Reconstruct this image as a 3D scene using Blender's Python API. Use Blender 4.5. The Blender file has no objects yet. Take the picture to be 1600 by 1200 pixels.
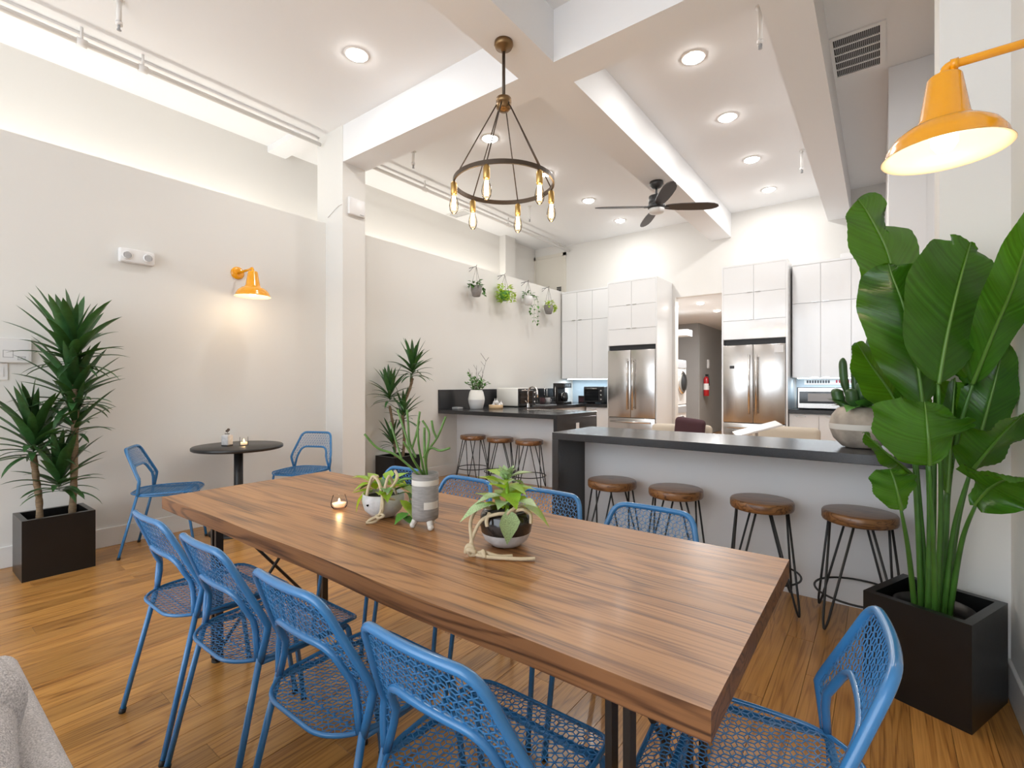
import bpy, bmesh, math, random
from mathutils import Vector, Matrix, Euler
random.seed(7)
S = bpy.context.scene
COL = S.collection
PI = math.pi

# ------------------------------------------------------------------ camera
YAW = math.atan(575 / 757.9)
FPX = 757.9
CH = 1.25
cd = bpy.data.cameras.new('camera'); cam = bpy.data.objects.new('camera', cd); COL.objects.link(cam)
cd.sensor_fit = 'HORIZONTAL'; cd.sensor_width = 36; cd.lens = FPX / 1600 * 36
cd.clip_start = 0.02; cd.clip_end = 100
cam.location = (0, 0, CH); cam.rotation_euler = (PI / 2, 0, YAW)
S.camera = cam
FW = Vector((-math.sin(YAW), math.cos(YAW), 0)); RT = Vector((math.cos(YAW), math.sin(YAW), 0))
def at(px, py, d):
    """point at distance d (along the view axis) behind photo pixel (px,py)"""
    return Vector((0, 0, CH)) + d * (FW + RT * ((px - 800) / FPX) + Vector((0, 0, (600 - py) / FPX)))

# ------------------------------------------------------------------ light
S.view_settings.view_transform = 'Standard'; S.view_settings.look = 'None'
S.view_settings.gamma = 1; S.view_settings.exposure = 0.22
S.view_settings.use_curve_mapping = False
w = bpy.data.worlds.new('world'); S.world = w; w.use_nodes = True
bg = w.node_tree.nodes['Background']; bg.inputs[0].default_value = (0.84, 0.92, 1.0, 1); bg.inputs[1].default_value = 3.6

def area(name, loc, size, power, color=(1, 1, 1), rot=(0, 0, 0), sizey=None, shape='DISK', spread=PI, parent=None):
    l = bpy.data.lights.new(name, 'AREA'); l.energy = power; l.color = color; l.size = size; l.spread = spread
    l.shape = shape
    if sizey: l.shape = 'RECTANGLE'; l.size_y = sizey
    o = bpy.data.objects.new(name, l); COL.objects.link(o); o.location = loc; o.rotation_euler = rot
    if parent: o.parent = parent
    return o
def point(name, loc, power, color, r=0.03, parent=None):
    l = bpy.data.lights.new(name, 'POINT'); l.energy = power; l.color = color; l.shadow_soft_size = r
    o = bpy.data.objects.new(name, l); COL.objects.link(o); o.location = loc
    if parent: o.parent = parent
    return o
DOWN_W = 8.0; COVE_W = 2.1

# ------------------------------------------------------------------ materials
M = {}
def mat(name, col, rough=0.5, metal=0.0, bump=0.0, bscale=80, coat=0.0, var=0.0, vscale=6, emit=None, es=0, trans=0, objrand=0.0, spec=0.5, stretch=None, sss=0, ior=None, transl=0):
    m = bpy.data.materials.new(name); m.use_nodes = True; M[name] = m
    nt = m.node_tree; b = nt.nodes['Principled BSDF']; N = nt.nodes.new; L = nt.links.new
    b.inputs['Base Color'].default_value = (*col, 1); b.inputs['Roughness'].default_value = rough
    b.inputs['Metallic'].default_value = metal; b.inputs['Coat Weight'].default_value = coat
    b.inputs['Specular IOR Level'].default_value = spec
    if coat: b.inputs['Coat Roughness'].default_value = 0.08
    if trans: b.inputs['Transmission Weight'].default_value = trans
    if emit: b.inputs['Emission Color'].default_value = (*emit, 1); b.inputs['Emission Strength'].default_value = es
    if sss: b.inputs['Subsurface Weight'].default_value = sss
    if ior: b.inputs['IOR'].default_value = ior
    tc = None
    if bump or var or objrand:
        tc = N('ShaderNodeTexCoord'); vec = tc.outputs['Object']
        if stretch:
            mp = N('ShaderNodeMapping'); mp.inputs['Scale'].default_value = stretch; L(vec, mp.inputs[0]); vec = mp.outputs[0]
    if bump:
        n = N('ShaderNodeTexNoise'); n.inputs['Scale'].default_value = bscale; n.inputs['Detail'].default_value = 3
        L(vec, n.inputs['Vector']); bp = N('ShaderNodeBump'); bp.inputs['Strength'].default_value = bump; bp.inputs['Distance'].default_value = 0.004
        L(n.outputs[0], bp.inputs['Height']); L(bp.outputs[0], b.inputs['Normal'])
    if var or objrand:
        n = N('ShaderNodeTexNoise'); n.inputs['Scale'].default_value = vscale; n.inputs['Detail'].default_value = 4
        L(vec, n.inputs['Vector'])
        mr = N('ShaderNodeMapRange'); mr.inputs[1].default_value = .3; mr.inputs[2].default_value = .7
        mr.inputs[3].default_value = 1 - var; mr.inputs[4].default_value = 1 + var; L(n.outputs[0], mr.inputs[0])
        val = mr.outputs[0]
        if objrand:
            oi = N('ShaderNodeObjectInfo'); m2 = N('ShaderNodeMapRange'); m2.inputs[3].default_value = 1 - objrand; m2.inputs[4].default_value = 1 + objrand
            L(oi.outputs['Random'], m2.inputs[0]); mu = N('ShaderNodeMath'); mu.operation = 'MULTIPLY'; L(val, mu.inputs[0]); L(m2.outputs[0], mu.inputs[1]); val = mu.outputs[0]
        hs = N('ShaderNodeHueSaturation'); hs.inputs['Color'].default_value = (*col, 1); L(val, hs.inputs['Value']); L(hs.outputs[0], b.inputs['Base Color'])
    if transl:
        tr = N('ShaderNodeBsdfTranslucent'); tr.inputs[0].default_value = (min(1, col[0] * 3.2 + .03), min(1, col[1] * 2.6 + .03), col[2] * .8, 1)
        mx = N('ShaderNodeMixShader'); mx.inputs[0].default_value = transl; out = nt.nodes['Material Output']
        L(b.outputs[0], mx.inputs[1]); L(tr.outputs[0], mx.inputs[2]); L(mx.outputs[0], out.inputs[0])
    return m

def wood(name, c_dark, c_mid, c_light, along, scale=1.0, rough=0.35, objrand=0.12, coat=0.0, ring=6.0, fine=0.5, contrast=(.3, .7), dist=2.2, bstr=.06, fig=.70, hi_=5.5):
    m = bpy.data.materials.new(name); m.use_nodes = True; M[name] = m
    nt = m.node_tree; b = nt.nodes['Principled BSDF']; N = nt.nodes.new; L = nt.links.new
    tc = N('ShaderNodeTexCoord'); oi = N('ShaderNodeObjectInfo')
    sc = N('ShaderNodeVectorMath'); sc.operation = 'SCALE'; sc.inputs[0].default_value = (17.3, 9.1, 5.7); L(oi.outputs['Random'], sc.inputs['Scale'])
    ad = N('ShaderNodeVectorMath'); ad.operation = 'ADD'; L(tc.outputs['Object'], ad.inputs[0]); L(sc.outputs[0], ad.inputs[1])
    lo, hi = .55 * scale, hi_ * scale
    s1 = [hi, hi, hi]; s1[along] = lo
    mp = N('ShaderNodeMapping'); mp.inputs['Scale'].default_value = s1; L(ad.outputs[0], mp.inputs[0])
    n1 = N('ShaderNodeTexNoise'); n1.inputs['Scale'].default_value = 1.0; n1.inputs['Detail'].default_value = 2.5; n1.inputs['Distortion'].default_value = .4; L(mp.outputs[0], n1.inputs['Vector'])
    # cathedral figure: contour lines of the slow noise
    mu = N('ShaderNodeMath'); mu.operation = 'MULTIPLY'; mu.inputs[1].default_value = ring * dist; L(n1.outputs[0], mu.inputs[0])
    fr = N('ShaderNodeMath'); fr.operation = 'PINGPONG'; fr.inputs[1].default_value = .5; L(mu.outputs[0], fr.inputs[0])
    s2 = [190 * scale] * 3; s2[along] = 4 * scale
    mp2 = N('ShaderNodeMapping'); mp2.inputs['Scale'].default_value = s2; L(ad.outputs[0], mp2.inputs[0])
    n2 = N('ShaderNodeTexNoise'); n2.inputs['Scale'].default_value = 1; n2.inputs['Detail'].default_value = 2; L(mp2.outputs[0], n2.inputs['Vector'])
    s3 = [2.2 * scale * 8] * 3; s3[along] = .7 * scale
    mp3 = N('ShaderNodeMapping'); mp3.inputs['Scale'].default_value = s3; L(ad.outputs[0], mp3.inputs[0])
    n3 = N('ShaderNodeTexNoise'); n3.inputs['Scale'].default_value = 1; n3.inputs['Detail'].default_value = 3; L(mp3.outputs[0], n3.inputs['Vector'])
    # combine
    fp = N('ShaderNodeMapRange'); fp.interpolation_type = 'SMOOTHSTEP'; fp.inputs[1].default_value = 0; fp.inputs[2].default_value = .30; fp.inputs[4].default_value = .5; L(fr.outputs[0], fp.inputs[0])
    a1 = N('ShaderNodeMath'); a1.operation = 'MULTIPLY'; a1.inputs[1].default_value = fig; L(fp.outputs[0], a1.inputs[0])
    a2 = N('ShaderNodeMath'); a2.operation = 'MULTIPLY_ADD'; a2.inputs[1].default_value = fine; L(n2.outputs[0], a2.inputs[0]); L(a1.outputs[0], a2.inputs[2])
    a3 = N('ShaderNodeMath'); a3.operation = 'MULTIPLY_ADD'; a3.inputs[1].default_value = .55; L(n3.outputs[0], a3.inputs[0]); L(a2.outputs[0], a3.inputs[2])
    a4 = N('ShaderNodeMapRange'); a4.inputs[1].default_value = .27 + .5 * fine * .6 - (.70 - fig) * .30; a4.inputs[2].default_value = .27 + .28 + .5 * fine + .12 - (.70 - fig) * .36; L(a3.outputs[0], a4.inputs[0])
    cr = N('ShaderNodeValToRGB'); e = cr.color_ramp.elements
    e[0].position = 0.02; e[0].color = (*c_dark, 1); e[1].position = .95; e[1].color = (*c_light, 1)
    x = e.new(.42); x.color = (*c_mid, 1); L(a4.outputs[0], cr.inputs[0])
    hs = N('ShaderNodeHueSaturation'); m2 = N('ShaderNodeMapRange'); m2.inputs[3].default_value = 1 - objrand; m2.inputs[4].default_value = 1 + objrand
    L(oi.outputs['Random'], m2.inputs[0]); L(m2.outputs[0], hs.inputs['Value']); L(cr.outputs[0], hs.inputs['Color']); L(hs.outputs[0], b.inputs['Base Color'])
    b.inputs['Roughness'].default_value = rough; b.inputs['Coat Weight'].default_value = coat; b.inputs['Coat Roughness'].default_value = .15
    bp = N('ShaderNodeBump'); bp.inputs['Strength'].default_value = bstr; bp.inputs['Distance'].default_value = .002; L(n2.outputs[0], bp.inputs['Height']); L(bp.outputs[0], b.inputs['Normal'])
    return m

mat('wall', (.77, .755, .72), .75, bump=.05, bscale=120)
mat('wall_upper', (.76, .74, .705), .75, bump=.05, bscale=120)
mat('ceil', (.85, .85, .855), .8, bump=.03, bscale=120)
mat('trimwhite', (.80, .78, .75), .4)
mat('pipewhite', (.76, .74, .72), .45)
mat('panel', (.80, .785, .78), .55, bump=.03, bscale=60)
mat('gloss', (.86, .86, .86), .08, coat=.6)
mat('carcass', (.80, .80, .80), .35)
mat('counter', (.028, .028, .030), .20, bump=.02, bscale=300, var=.15, vscale=180)
mat('counteredge', (.050, .050, .054), .35, var=.15, vscale=180)
mat('blue', (.036, .185, .420), .26, coat=.35)
mat('bluemesh', (.040, .195, .440), .35)
mat('rubber', (.012, .012, .012), .6)
mat('blackmetal', (.016, .015, .015), .45)
mat('brownmetal', (.030, .022, .017), .45)
mat('planter', (.007, .007, .0075), .30, bump=.05, bscale=40, var=.2, vscale=10)
mat('soil', (.010, .008, .006), .95, bump=.5, bscale=90)
mat('blacktop', (.022, .020, .019), .38)
mat('yellow', (.85, .355, .004), .22, coat=.5)
mat('enamel', (.90, .88, .82), .3)
mat('lining', (.72, .60, .44), .35)
mat('brass', (.55, .36, .13), .32, metal=1)
mat('antique', (.23, .14, .065), .35, metal=.9)
mat('bronze', (.085, .062, .045), .4, metal=.6)
mat('bulb', (1, .9, .75), .2, emit=(1, .74, .42), es=24)
mat('lampbulb', (1, .9, .75), .2, emit=(1, .80, .50), es=7)
mat('lens', (1, 1, 1), .4, emit=(1, .98, .95), es=48)
mat('lensring', (.82, .80, .78), .4)
mat('led', (1, 1, 1), .5, emit=(1, .95, .86), es=6)
mat('ledcool', (1, 1, 1), .5, emit=(.75, .90, 1), es=7)
mat('steel', (.60, .58, .56), .24, metal=1, bump=.06, bscale=5, stretch=(60, 60, .6))
mat('steelbright', (.72, .70, .68), .18, metal=1)
mat('darkgap', (.02, .02, .022), .5)
mat('glassdark', (.012, .013, .015), .08, coat=.4)
mat('plasticwhite', (.82, .81, .80), .35)
mat('plasticgrey', (.35, .35, .36), .4)
mat('ventdark', (.03, .03, .03), .7)
mat('leafdrac', (.030, .095, .030), .32, var=.25, vscale=14, objrand=.35, transl=.12)
mat('leafbird', (.032, .118, .009), .25, var=.22, vscale=9, objrand=.42, spec=.55, transl=.30)
mat('midrib', (.085, .19, .025), .4)
mat('stembird', (.050, .145, .020), .38, var=.25, vscale=12)
mat('trunk', (.20, .135, .075), .8, bump=.6, bscale=60, var=.3, vscale=30, stretch=(1, 1, 4))
mat('leaflime', (.26, .48, .05), .4, var=.25, vscale=30, objrand=.25, transl=.3)
mat('leafgreen', (.085, .25, .035), .4, var=.25, vscale=30, objrand=.3)
mat('leafvar', (.36, .50, .24), .4, var=.55, vscale=55)
mat('cactus', (.105, .22, .045), .45, var=.2, vscale=40)
mat('succulent', (.035, .090, .022), .4, var=.3, vscale=15)
mat('twig', (.085, .060, .045), .8)
mat('concrete', (.56, .54, .53), .7, bump=.15, bscale=60, var=.14, vscale=40)
mat('concretedark', (.27, .25, .235), .75, bump=.2, bscale=90, var=.18, vscale=30, stretch=(1, 1, 5))
mat('ceramicblack', (.016, .013, .012), .18, coat=.4)
mat('ceramicwhite', (.72, .71, .70), .45)
mat('ceramiccream', (.66, .62, .56), .55)
mat('stoneware', (.40, .34, .28), .7, bump=.15, bscale=50, var=.38, vscale=9)
mat('rope', (.62, .50, .33), .85, bump=.7, bscale=260)
mat('wax', (.86, .74, .58), .5, emit=(1, .62, .28), es=.5, sss=.3)  # emission paints in the flame's glow through the wax
mat('flame', (1, .8, .4), .5, emit=(1, .66, .25), es=30)
mat('fabric', (.56, .53, .52), .95, bump=.6, bscale=380, var=.45, vscale=320)
mat('fabriclight', (.62, .59, .58), .95, bump=.6, bscale=380, var=.35, vscale=320)
mat('beige', (.60, .52, .42), .8, bump=.1, bscale=200)
mat('burgundy', (.075, .030, .038), .85, bump=.2, bscale=200)
mat('greywall', (.30, .295, .29), .7)
mat('greywalllight', (.42, .42, .41), .7)
mat('red', (.45, .012, .020), .3, coat=.3)
mat('tray', (.62, .43, .24), .55, var=.12, vscale=20, stretch=(3, 3, 30))
mat('door', (.74, .70, .62), .5)
mat('fanblade', (.035, .028, .027), .42, var=.2, vscale=8, stretch=(2, 30, 30))
mat('fanblack', (.025, .025, .026), .4)
mat('paper', (.80, .80, .80), .6)
mat('ink', (.08, .08, .09), .6)
mat('redink', (.5, .03, .06), .6)
mat('splash', (.42, .50, .56), .12, coat=.4)
def glassy(name, col, k):
    m = bpy.data.materials.new(name); m.use_nodes = True; M[name] = m; nt = m.node_tree; nt.nodes.remove(nt.nodes['Principled BSDF'])
    tr = nt.nodes.new('ShaderNodeBsdfTransparent'); tr.inputs[0].default_value = (*col, 1); gl = nt.nodes.new('ShaderNodeBsdfGlossy'); gl.inputs['Roughness'].default_value = .04
    lw = nt.nodes.new('ShaderNodeLayerWeight'); lw.inputs[0].default_value = k; mx = nt.nodes.new('ShaderNodeMixShader')
    nt.links.new(lw.outputs['Fresnel'], mx.inputs[0]); nt.links.new(tr.outputs[0], mx.inputs[1]); nt.links.new(gl.outputs[0], mx.inputs[2]); nt.links.new(mx.outputs[0], nt.nodes['Material Output'].inputs[0])
glassy('clearglass', (.985, .985, .98), .10); glassy('bulbglass', (1, .92, .80), .12)
wood('oak', (.130, .046, .009), (.335, .145, .032), (.490, .240, .062), 1, scale=1.0, rough=.30, objrand=.17, coat=.15, ring=6, fine=.62, fig=.42, hi_=8)
wood('subfloor', (.24, .10, .03), (.41, .20, .065), (.54, .29, .11), 1, rough=.35, ring=5)
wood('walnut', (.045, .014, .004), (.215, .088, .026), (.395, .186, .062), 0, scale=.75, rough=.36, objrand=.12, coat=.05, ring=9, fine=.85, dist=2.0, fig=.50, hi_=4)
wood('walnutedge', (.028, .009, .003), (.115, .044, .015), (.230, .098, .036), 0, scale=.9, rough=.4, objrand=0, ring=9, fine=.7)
wood('stoolwood', (.060, .022, .008), (.165, .068, .024), (.270, .125, .046), 0, scale=2.6, rough=.32, objrand=.15, coat=.2, ring=4, fine=.4)

def veins(name):
    nt = M[name].node_tree; N = nt.nodes.new; L = nt.links.new; b = nt.nodes['Principled BSDF']
    uv = N('ShaderNodeUVMap'); sp = N('ShaderNodeSeparateXYZ'); L(uv.outputs[0], sp.inputs[0])
    a = N('ShaderNodeMath'); a.operation = 'SUBTRACT'; a.inputs[1].default_value = .5; L(sp.outputs[0], a.inputs[0])
    ab = N('ShaderNodeMath'); ab.operation = 'ABSOLUTE'; L(a.outputs[0], ab.inputs[0])
    m1 = N('ShaderNodeMath'); m1.operation = 'MULTIPLY_ADD'; m1.inputs[1].default_value = -.28; L(ab.outputs[0], m1.inputs[0]); L(sp.outputs[1], m1.inputs[2])
    m2 = N('ShaderNodeMath'); m2.operation = 'MULTIPLY'; m2.inputs[1].default_value = 42; L(m1.outputs[0], m2.inputs[0])
    nz = N('ShaderNodeTexNoise'); nz.noise_dimensions = '1D'; nz.inputs['Scale'].default_value = 1.0; nz.inputs['Detail'].default_value = 4; L(m2.outputs[0], nz.inputs['W'])
    mr = N('ShaderNodeMapRange'); mr.inputs[1].default_value = .3; mr.inputs[2].default_value = .7; mr.inputs[3].default_value = .66; mr.inputs[4].default_value = 1.3; L(nz.outputs[0], mr.inputs[0])
    hs = N('ShaderNodeHueSaturation'); L(mr.outputs[0], hs.inputs['Value'])
    src = b.inputs['Base Color'].links[0].from_socket; L(src, hs.inputs['Color']); L(hs.outputs[0], b.inputs['Base Color'])
    bp = N('ShaderNodeBump'); bp.inputs['Strength'].default_value = .35; bp.inputs['Distance'].default_value = .003; L(nz.outputs[0], bp.inputs['Height']); L(bp.outputs[0], b.inputs['Normal'])
veins('leafbird')

# ------------------------------------------------------------------ mesh helpers
class MB:
    def __init__(s): s.v = []; s.f = []; s.sm = []; s.mi = []
    def add(s, vs, fs, smooth=False, mi=0):
        o = len(s.v); s.v += [tuple(v) for v in vs]
        for f in fs: s.f.append(tuple(i + o for i in f)); s.sm.append(smooth); s.mi.append(mi)
        return s
    def box(s, x0, x1, y0, y1, z0, z1, bev=0, seg=1, mi=0):
        if not bev:
            vs = [(x, y, z) for x in (x0, x1) for y in (y0, y1) for z in (z0, z1)]
            return s.add(vs, [(0, 1, 3, 2), (4, 6, 7, 5), (0, 4, 5, 1), (2, 3, 7, 6), (0, 2, 6, 4), (1, 5, 7, 3)], mi=mi)
        bm = bmesh.new(); bmesh.ops.create_cube(bm, size=1)
        for v in bm.verts: v.co = ((x0 + x1) / 2 + v.co.x * (x1 - x0), (y0 + y1) / 2 + v.co.y * (y1 - y0), (z0 + z1) / 2 + v.co.z * (z1 - z0))
        bmesh.ops.bevel(bm, geom=bm.edges[:], offset=bev, segments=seg, profile=.5, affect='EDGES')
        bm.verts.index_update()
        s.add([v.co[:] for v in bm.verts], [[v.index for v in f.verts] for f in bm.faces], smooth=seg > 1, mi=mi); bm.free(); return s
    def tube(s, pts, r, n=8, closed=False, caps=True, smooth=True, mi=0):
        P = [Vector(p) for p in pts]; m = len(P)
        R = r if isinstance(r, (list, tuple)) else [r] * m
        T = []
        for i in range(m):
            a = P[(i - 1) % m] if (closed or i > 0) else P[i]; b = P[(i + 1) % m] if (closed or i < m - 1) else P[i]
            t = (b - a); T.append(t.normalized() if t.length > 1e-9 else Vector((0, 0, 1)))
        u = T[0].orthogonal().normalized(); rings = []
        for i in range(m):
            u = (u - T[i] * u.dot(T[i])); u = u.normalized() if u.length > 1e-6 else T[i].orthogonal().normalized()
            v = T[i].cross(u)
            rings.append([P[i] + (u * math.cos(2 * PI * k / n) + v * math.sin(2 * PI * k / n)) * R[i] for k in range(n)])
        vs = [p for ring in rings for p in ring]; fs = []
        for i in range(m if closed else m - 1):
            j = (i + 1) % m
            for k in range(n): fs.append((i * n + k, i * n + (k + 1) % n, j * n + (k + 1) % n, j * n + k))
        s.add(vs, fs, smooth, mi)
        if caps and not closed:
            o = len(s.v) - len(vs)
            s.f.append(tuple(o + k for k in range(n))[::-1]); s.sm.append(False); s.mi.append(mi)
            s.f.append(tuple(o + (m - 1) * n + k for k in range(n))); s.sm.append(False); s.mi.append(mi)
        return s
    def lathe(s, prof, n=32, c=(0, 0, 0), smooth=True, mi=0, capb=True, capt=True, axis='z'):
        vs = []; m = len(prof)
        for (r, z) in prof:
            for k in range(n):
                a = 2 * PI * k / n
                p = (r * math.cos(a), r * math.sin(a), z)
                if axis == 'x': p = (p[2], p[0], p[1])
                if axis == 'y': p = (p[0], p[2], p[1])
                vs.append((c[0] + p[0], c[1] + p[1], c[2] + p[2]))
        fs = [(i * n + k, i * n + (k + 1) % n, (i + 1) * n + (k + 1) % n, (i + 1) * n + k) for i in range(m - 1) for k in range(n)]
        if capb: fs.append(tuple(range(n))[::-1])
        if capt: fs.append(tuple((m - 1) * n + k for k in range(n)))
        return s.add(vs, fs, smooth, mi)
    def cyl(s, c, r, h, n=24, mi=0): return s.lathe([(r, 0), (r, h)], n, c, smooth=False, mi=mi)
    def sphere(s, c, r, n=16, sz=1.0, mi=0):
        k = max(6, n // 2); return s.lathe([(r * math.sin(PI * i / k) + 1e-5, -r * sz * math.cos(PI * i / k)) for i in range(k + 1)], n, c, mi=mi, capb=False, capt=False)
    def mesh(s, name, mats):
        me = bpy.data.meshes.new(name); me.from_pydata(s.v, [], s.f); me.update()
        me.polygons.foreach_set('use_smooth', s.sm); me.polygons.foreach_set('material_index', s.mi)
        for m in (mats if isinstance(mats, (list, tuple)) else [mats]): me.materials.append(M[m])
        return me
    def obj(s, name, m, parent=None, **k):
        me = s.mesh(name, m)
        bm = bmesh.new(); bm.from_mesh(me); bmesh.ops.recalc_face_normals(bm, faces=bm.faces); bm.to_mesh(me); bm.free()
        return link(name, me, parent, **k)
def link(name, me, parent=None, loc=None, rz=None, mtx=None):
    o = bpy.data.objects.new(name, me); COL.objects.link(o)
    if parent: o.parent = parent
    if loc is not None: o.location = loc
    if rz is not None: o.rotation_euler = (0, 0, rz)
    if mtx is not None: o.matrix_basis = mtx
    return o
def tag(o, label=None, cat=None, group=None, kind=None):
    if label: o['label'] = label
    if cat: o['category'] = cat
    if group: o['group'] = group
    if kind: o['kind'] = kind
    return o
def thing(name, label, cat, loc=(0, 0, 0), rz=0, group=None):
    o = bpy.data.objects.new(name, None); COL.objects.link(o); o.location = loc; o.rotation_euler = (0, 0, rz); o.empty_display_size = .1
    return tag(o, label, cat, group)
def copy_tree(o, parent=None):
    c = o.copy(); COL.objects.link(c)
    if parent: c.parent = parent
    for ch in list(o.children): copy_tree(ch, c)
    return c
def struct(name, mb, m, parent=None): return tag(mb.obj(name, m, parent), kind=None if parent else 'structure')
def fillet(pts, r, seg=5, closed=False):
    P = [Vector(p) for p in pts]; n = len(P); out = []
    for i in range(n):
        if not closed and i in (0, n - 1): out.append(P[i]); continue
        a, b, c = P[i - 1], P[i], P[(i + 1) % n]
        ra = min(r, (a - b).length * .49, (c - b).length * .49)
        p = b + (a - b).normalized() * ra; q = b + (c - b).normalized() * ra
        for k in range(seg + 1):
            t = k / seg; out.append(p * (1 - t) ** 2 + b * 2 * t * (1 - t) + q * t * t)
    return out
def spline(pts, sub=6):
    P = [Vector(p) for p in pts]; n = len(P); out = []
    for i in range(n - 1):
        p0 = P[max(i - 1, 0)]; p1 = P[i]; p2 = P[i + 1]; p3 = P[min(i + 2, n - 1)]
        for k in range(sub):
            t = k / sub
            out.append(.5 * ((2 * p1) + (p2 - p0) * t + (2 * p0 - 5 * p1 + 4 * p2 - p3) * t * t + (3 * p1 - p0 - 3 * p2 + p3) * t ** 3))
    out.append(P[-1]); return out
def inpoly(x, y, P):
    c = False; n = len(P); j = n - 1
    for i in range(n):
        if (P[i][1] > y) != (P[j][1] > y) and x < (P[j][0] - P[i][0]) * (y - P[i][1]) / (P[j][1] - P[i][1]) + P[i][0]: c = not c
        j = i
    return c

# ================================================================== THE SETTING
XL = -4.74; XU = -5.6; YB = 8.15; ZC = 3.93; ZW = 2.975; XR = .42; Y0 = -4.0; ZB = 3.553
sub = struct('floor', MB().box(XU - .2, 2.6, Y0, 14.2, -.12, -.012), 'subfloor')
plen = [.9, 1.25, 1.6, 2.0]; pw = .115
pm = [MB().box(-pw / 2 + .0006, pw / 2 - .0006, 0, l - .0012, -.0122, 0, bev=.0007).mesh('plank', 'oak') for l in plen]
x = XL + pw / 2; k = 0
while x < XR + pw:
    y = -.7 - random.random() * .8
    while y < 5.2:
        i = random.randrange(4)
        link('plank', pm[i], sub, loc=(x, y, random.uniform(-.0004, .0004))); y += plen[i]; k += 1
    x += pw
struct('ceiling', MB().box(-4.86, 2.6, Y0, YB + .1, ZC, ZC + .15), 'ceil')
struct('ceiling_recess', MB().box(XU - .8, -4.86, Y0, YB + .1, ZC + .05, ZC + .2), 'ceil')
# left wall: lower partition with ledge, upper wall set back
struct('wall_left', MB().box(XU - .2, XL, Y0, YB, 0, ZW - .04).box(XL - .06, XL, Y0, YB, ZW - .04, ZW), 'wall')
struct('wall_left_upper', MB().box(XU - .2, XU, Y0, 7.0, ZW - .04, ZC + .05).box(XU - .2, XU + .14, 7.0, 7.3, ZW - .04, ZC + .05).box(XU - .2, XU, 7.3, YB, ZW - .04, ZC + .05), 'wall_upper')
struct('wall_back', MB().box(XU - .8, -2.74, YB, YB + .12, 0, ZC + .1).box(-1.80, 2.6, YB, YB + .12, 0, ZC).box(-2.74, -1.80, YB, YB + .12, 2.70, ZC), 'wall_upper')
struct('wall_right', MB().box(XR, XR + .15, Y0, YB, 0, ZC), 'wall')
struct('wall_right_pier', MB().box(.203, XR, 2.77, 3.0, 0, ZC), 'wall')
struct('wall_right_closet', MB().box(.058, XR, 5.2, YB, 0, ZC - .002).box(.30, .304, 5.196, 5.2, 0, ZC - .01), 'panel')
struct('column', MB().box(-4.90, -4.43, 2.94, 3.215, 0, ZC), 'wall')
struct('ceiling_beam', MB().box(-4.90, 2.5, 2.945, 3.232, ZB, ZC + .02), 'ceil')
struct('ceiling_beam', MB().box(-2.172, -1.860, Y0, 2.945, ZB, ZC + .02).box(-2.172, -1.860, 3.232, YB, ZB, ZC + .02), 'ceil')
struct('ceiling_beam', MB().box(-.585, -.318, 3.232, YB, ZB, ZC + .02), 'ceil')
struct('recess_soffit', MB().box(XU, -4.87, 2.74, 2.95, ZC - .02, ZC + .05), 'ceil')
struct('baseboard_left', MB().box(XL, XL + .014, Y0, 2.94, 0, .145, bev=.003).box(XL, XL + .014, 3.215, 4.94, 0, .145, bev=.003), 'trimwhite')
struct('baseboard_right', MB().box(XR - .014, XR, Y0, 2.77, 0, .145, bev=.003), 'trimwhite')
# access door high up at the end of the recess
dr = struct('door_1', MB().box(-5.56, -4.92, YB - .02, YB, ZW - .04, ZC - .18), 'door')
MB().box(-5.62, -5.56, YB - .03, YB, ZW - .04, ZC - .12).box(-4.92, -4.86, YB - .03, YB, ZW - .04, ZC - .12).box(-5.62, -4.86, YB - .03, YB, ZC - .18, ZC - .12).obj('door_frame', 'door', dr)
g = MB()
for i in range(6): g.box(-5.06, -4.96, YB - .028, YB - .02, 2.98 + i * .03, 3.0 + i * .03)
g.obj('door_grille', 'ventdark', dr)
# hallway beyond the kitchen
struct('wall_hall', MB().box(-3.6, -3.43, 11.9, 14, 0, 2.7).box(-3.6, -1.0, 14, 14.1, 0, 2.7), 'greywalllight')
struct('wall_hall_end', MB().box(-6, -3.44, 11.88, 11.99, 0, 2.7).box(-4.6, -4.5, YB + .12, 11.9, 0, 2.7), 'greywall')
struct('wall_hall_right', MB().box(-1.80, -1.68, YB + .1, 14, 0, 2.7), 'greywalllight')
struct('ceiling_hall', MB().box(-6, -1.0, YB + .12, 14.1, 2.70, 2.80), 'ceil')
struct('trim_1', MB().box(-4.45, -3.05, 9.75, 10.1, 2.22, 2.34), 'trimwhite')
struct('trim_2', MB().box(-1.86, -1.80, 12.6, 12.7, 0, 2.1).box(-2.75, -2.735, YB - .01, YB + .13, 0, 2.7), 'trimwhite')

# cove LED strip lying on the ledge behind the partition
def led(y0, y1, label):
    o = tag(MB().box(-5.42, -5.38, y0, y1, ZW - .038, ZW - .02).obj('led_strip', 'led'), label, 'led strip', 'cove light strips')
    area('cove_light', (0, 0, 0), y1 - y0, COVE_W * (y1 - y0), (1, .95, .87), (PI, 0, PI / 2), sizey=.04).location = (-5.40, (y0 + y1) / 2, ZW - .015)
led(-3.5, 2.9, 'glowing light strip on the wall ledge left of the column')
led(3.25, 6.95, 'glowing light strip on the wall ledge between column and kitchen')

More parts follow.
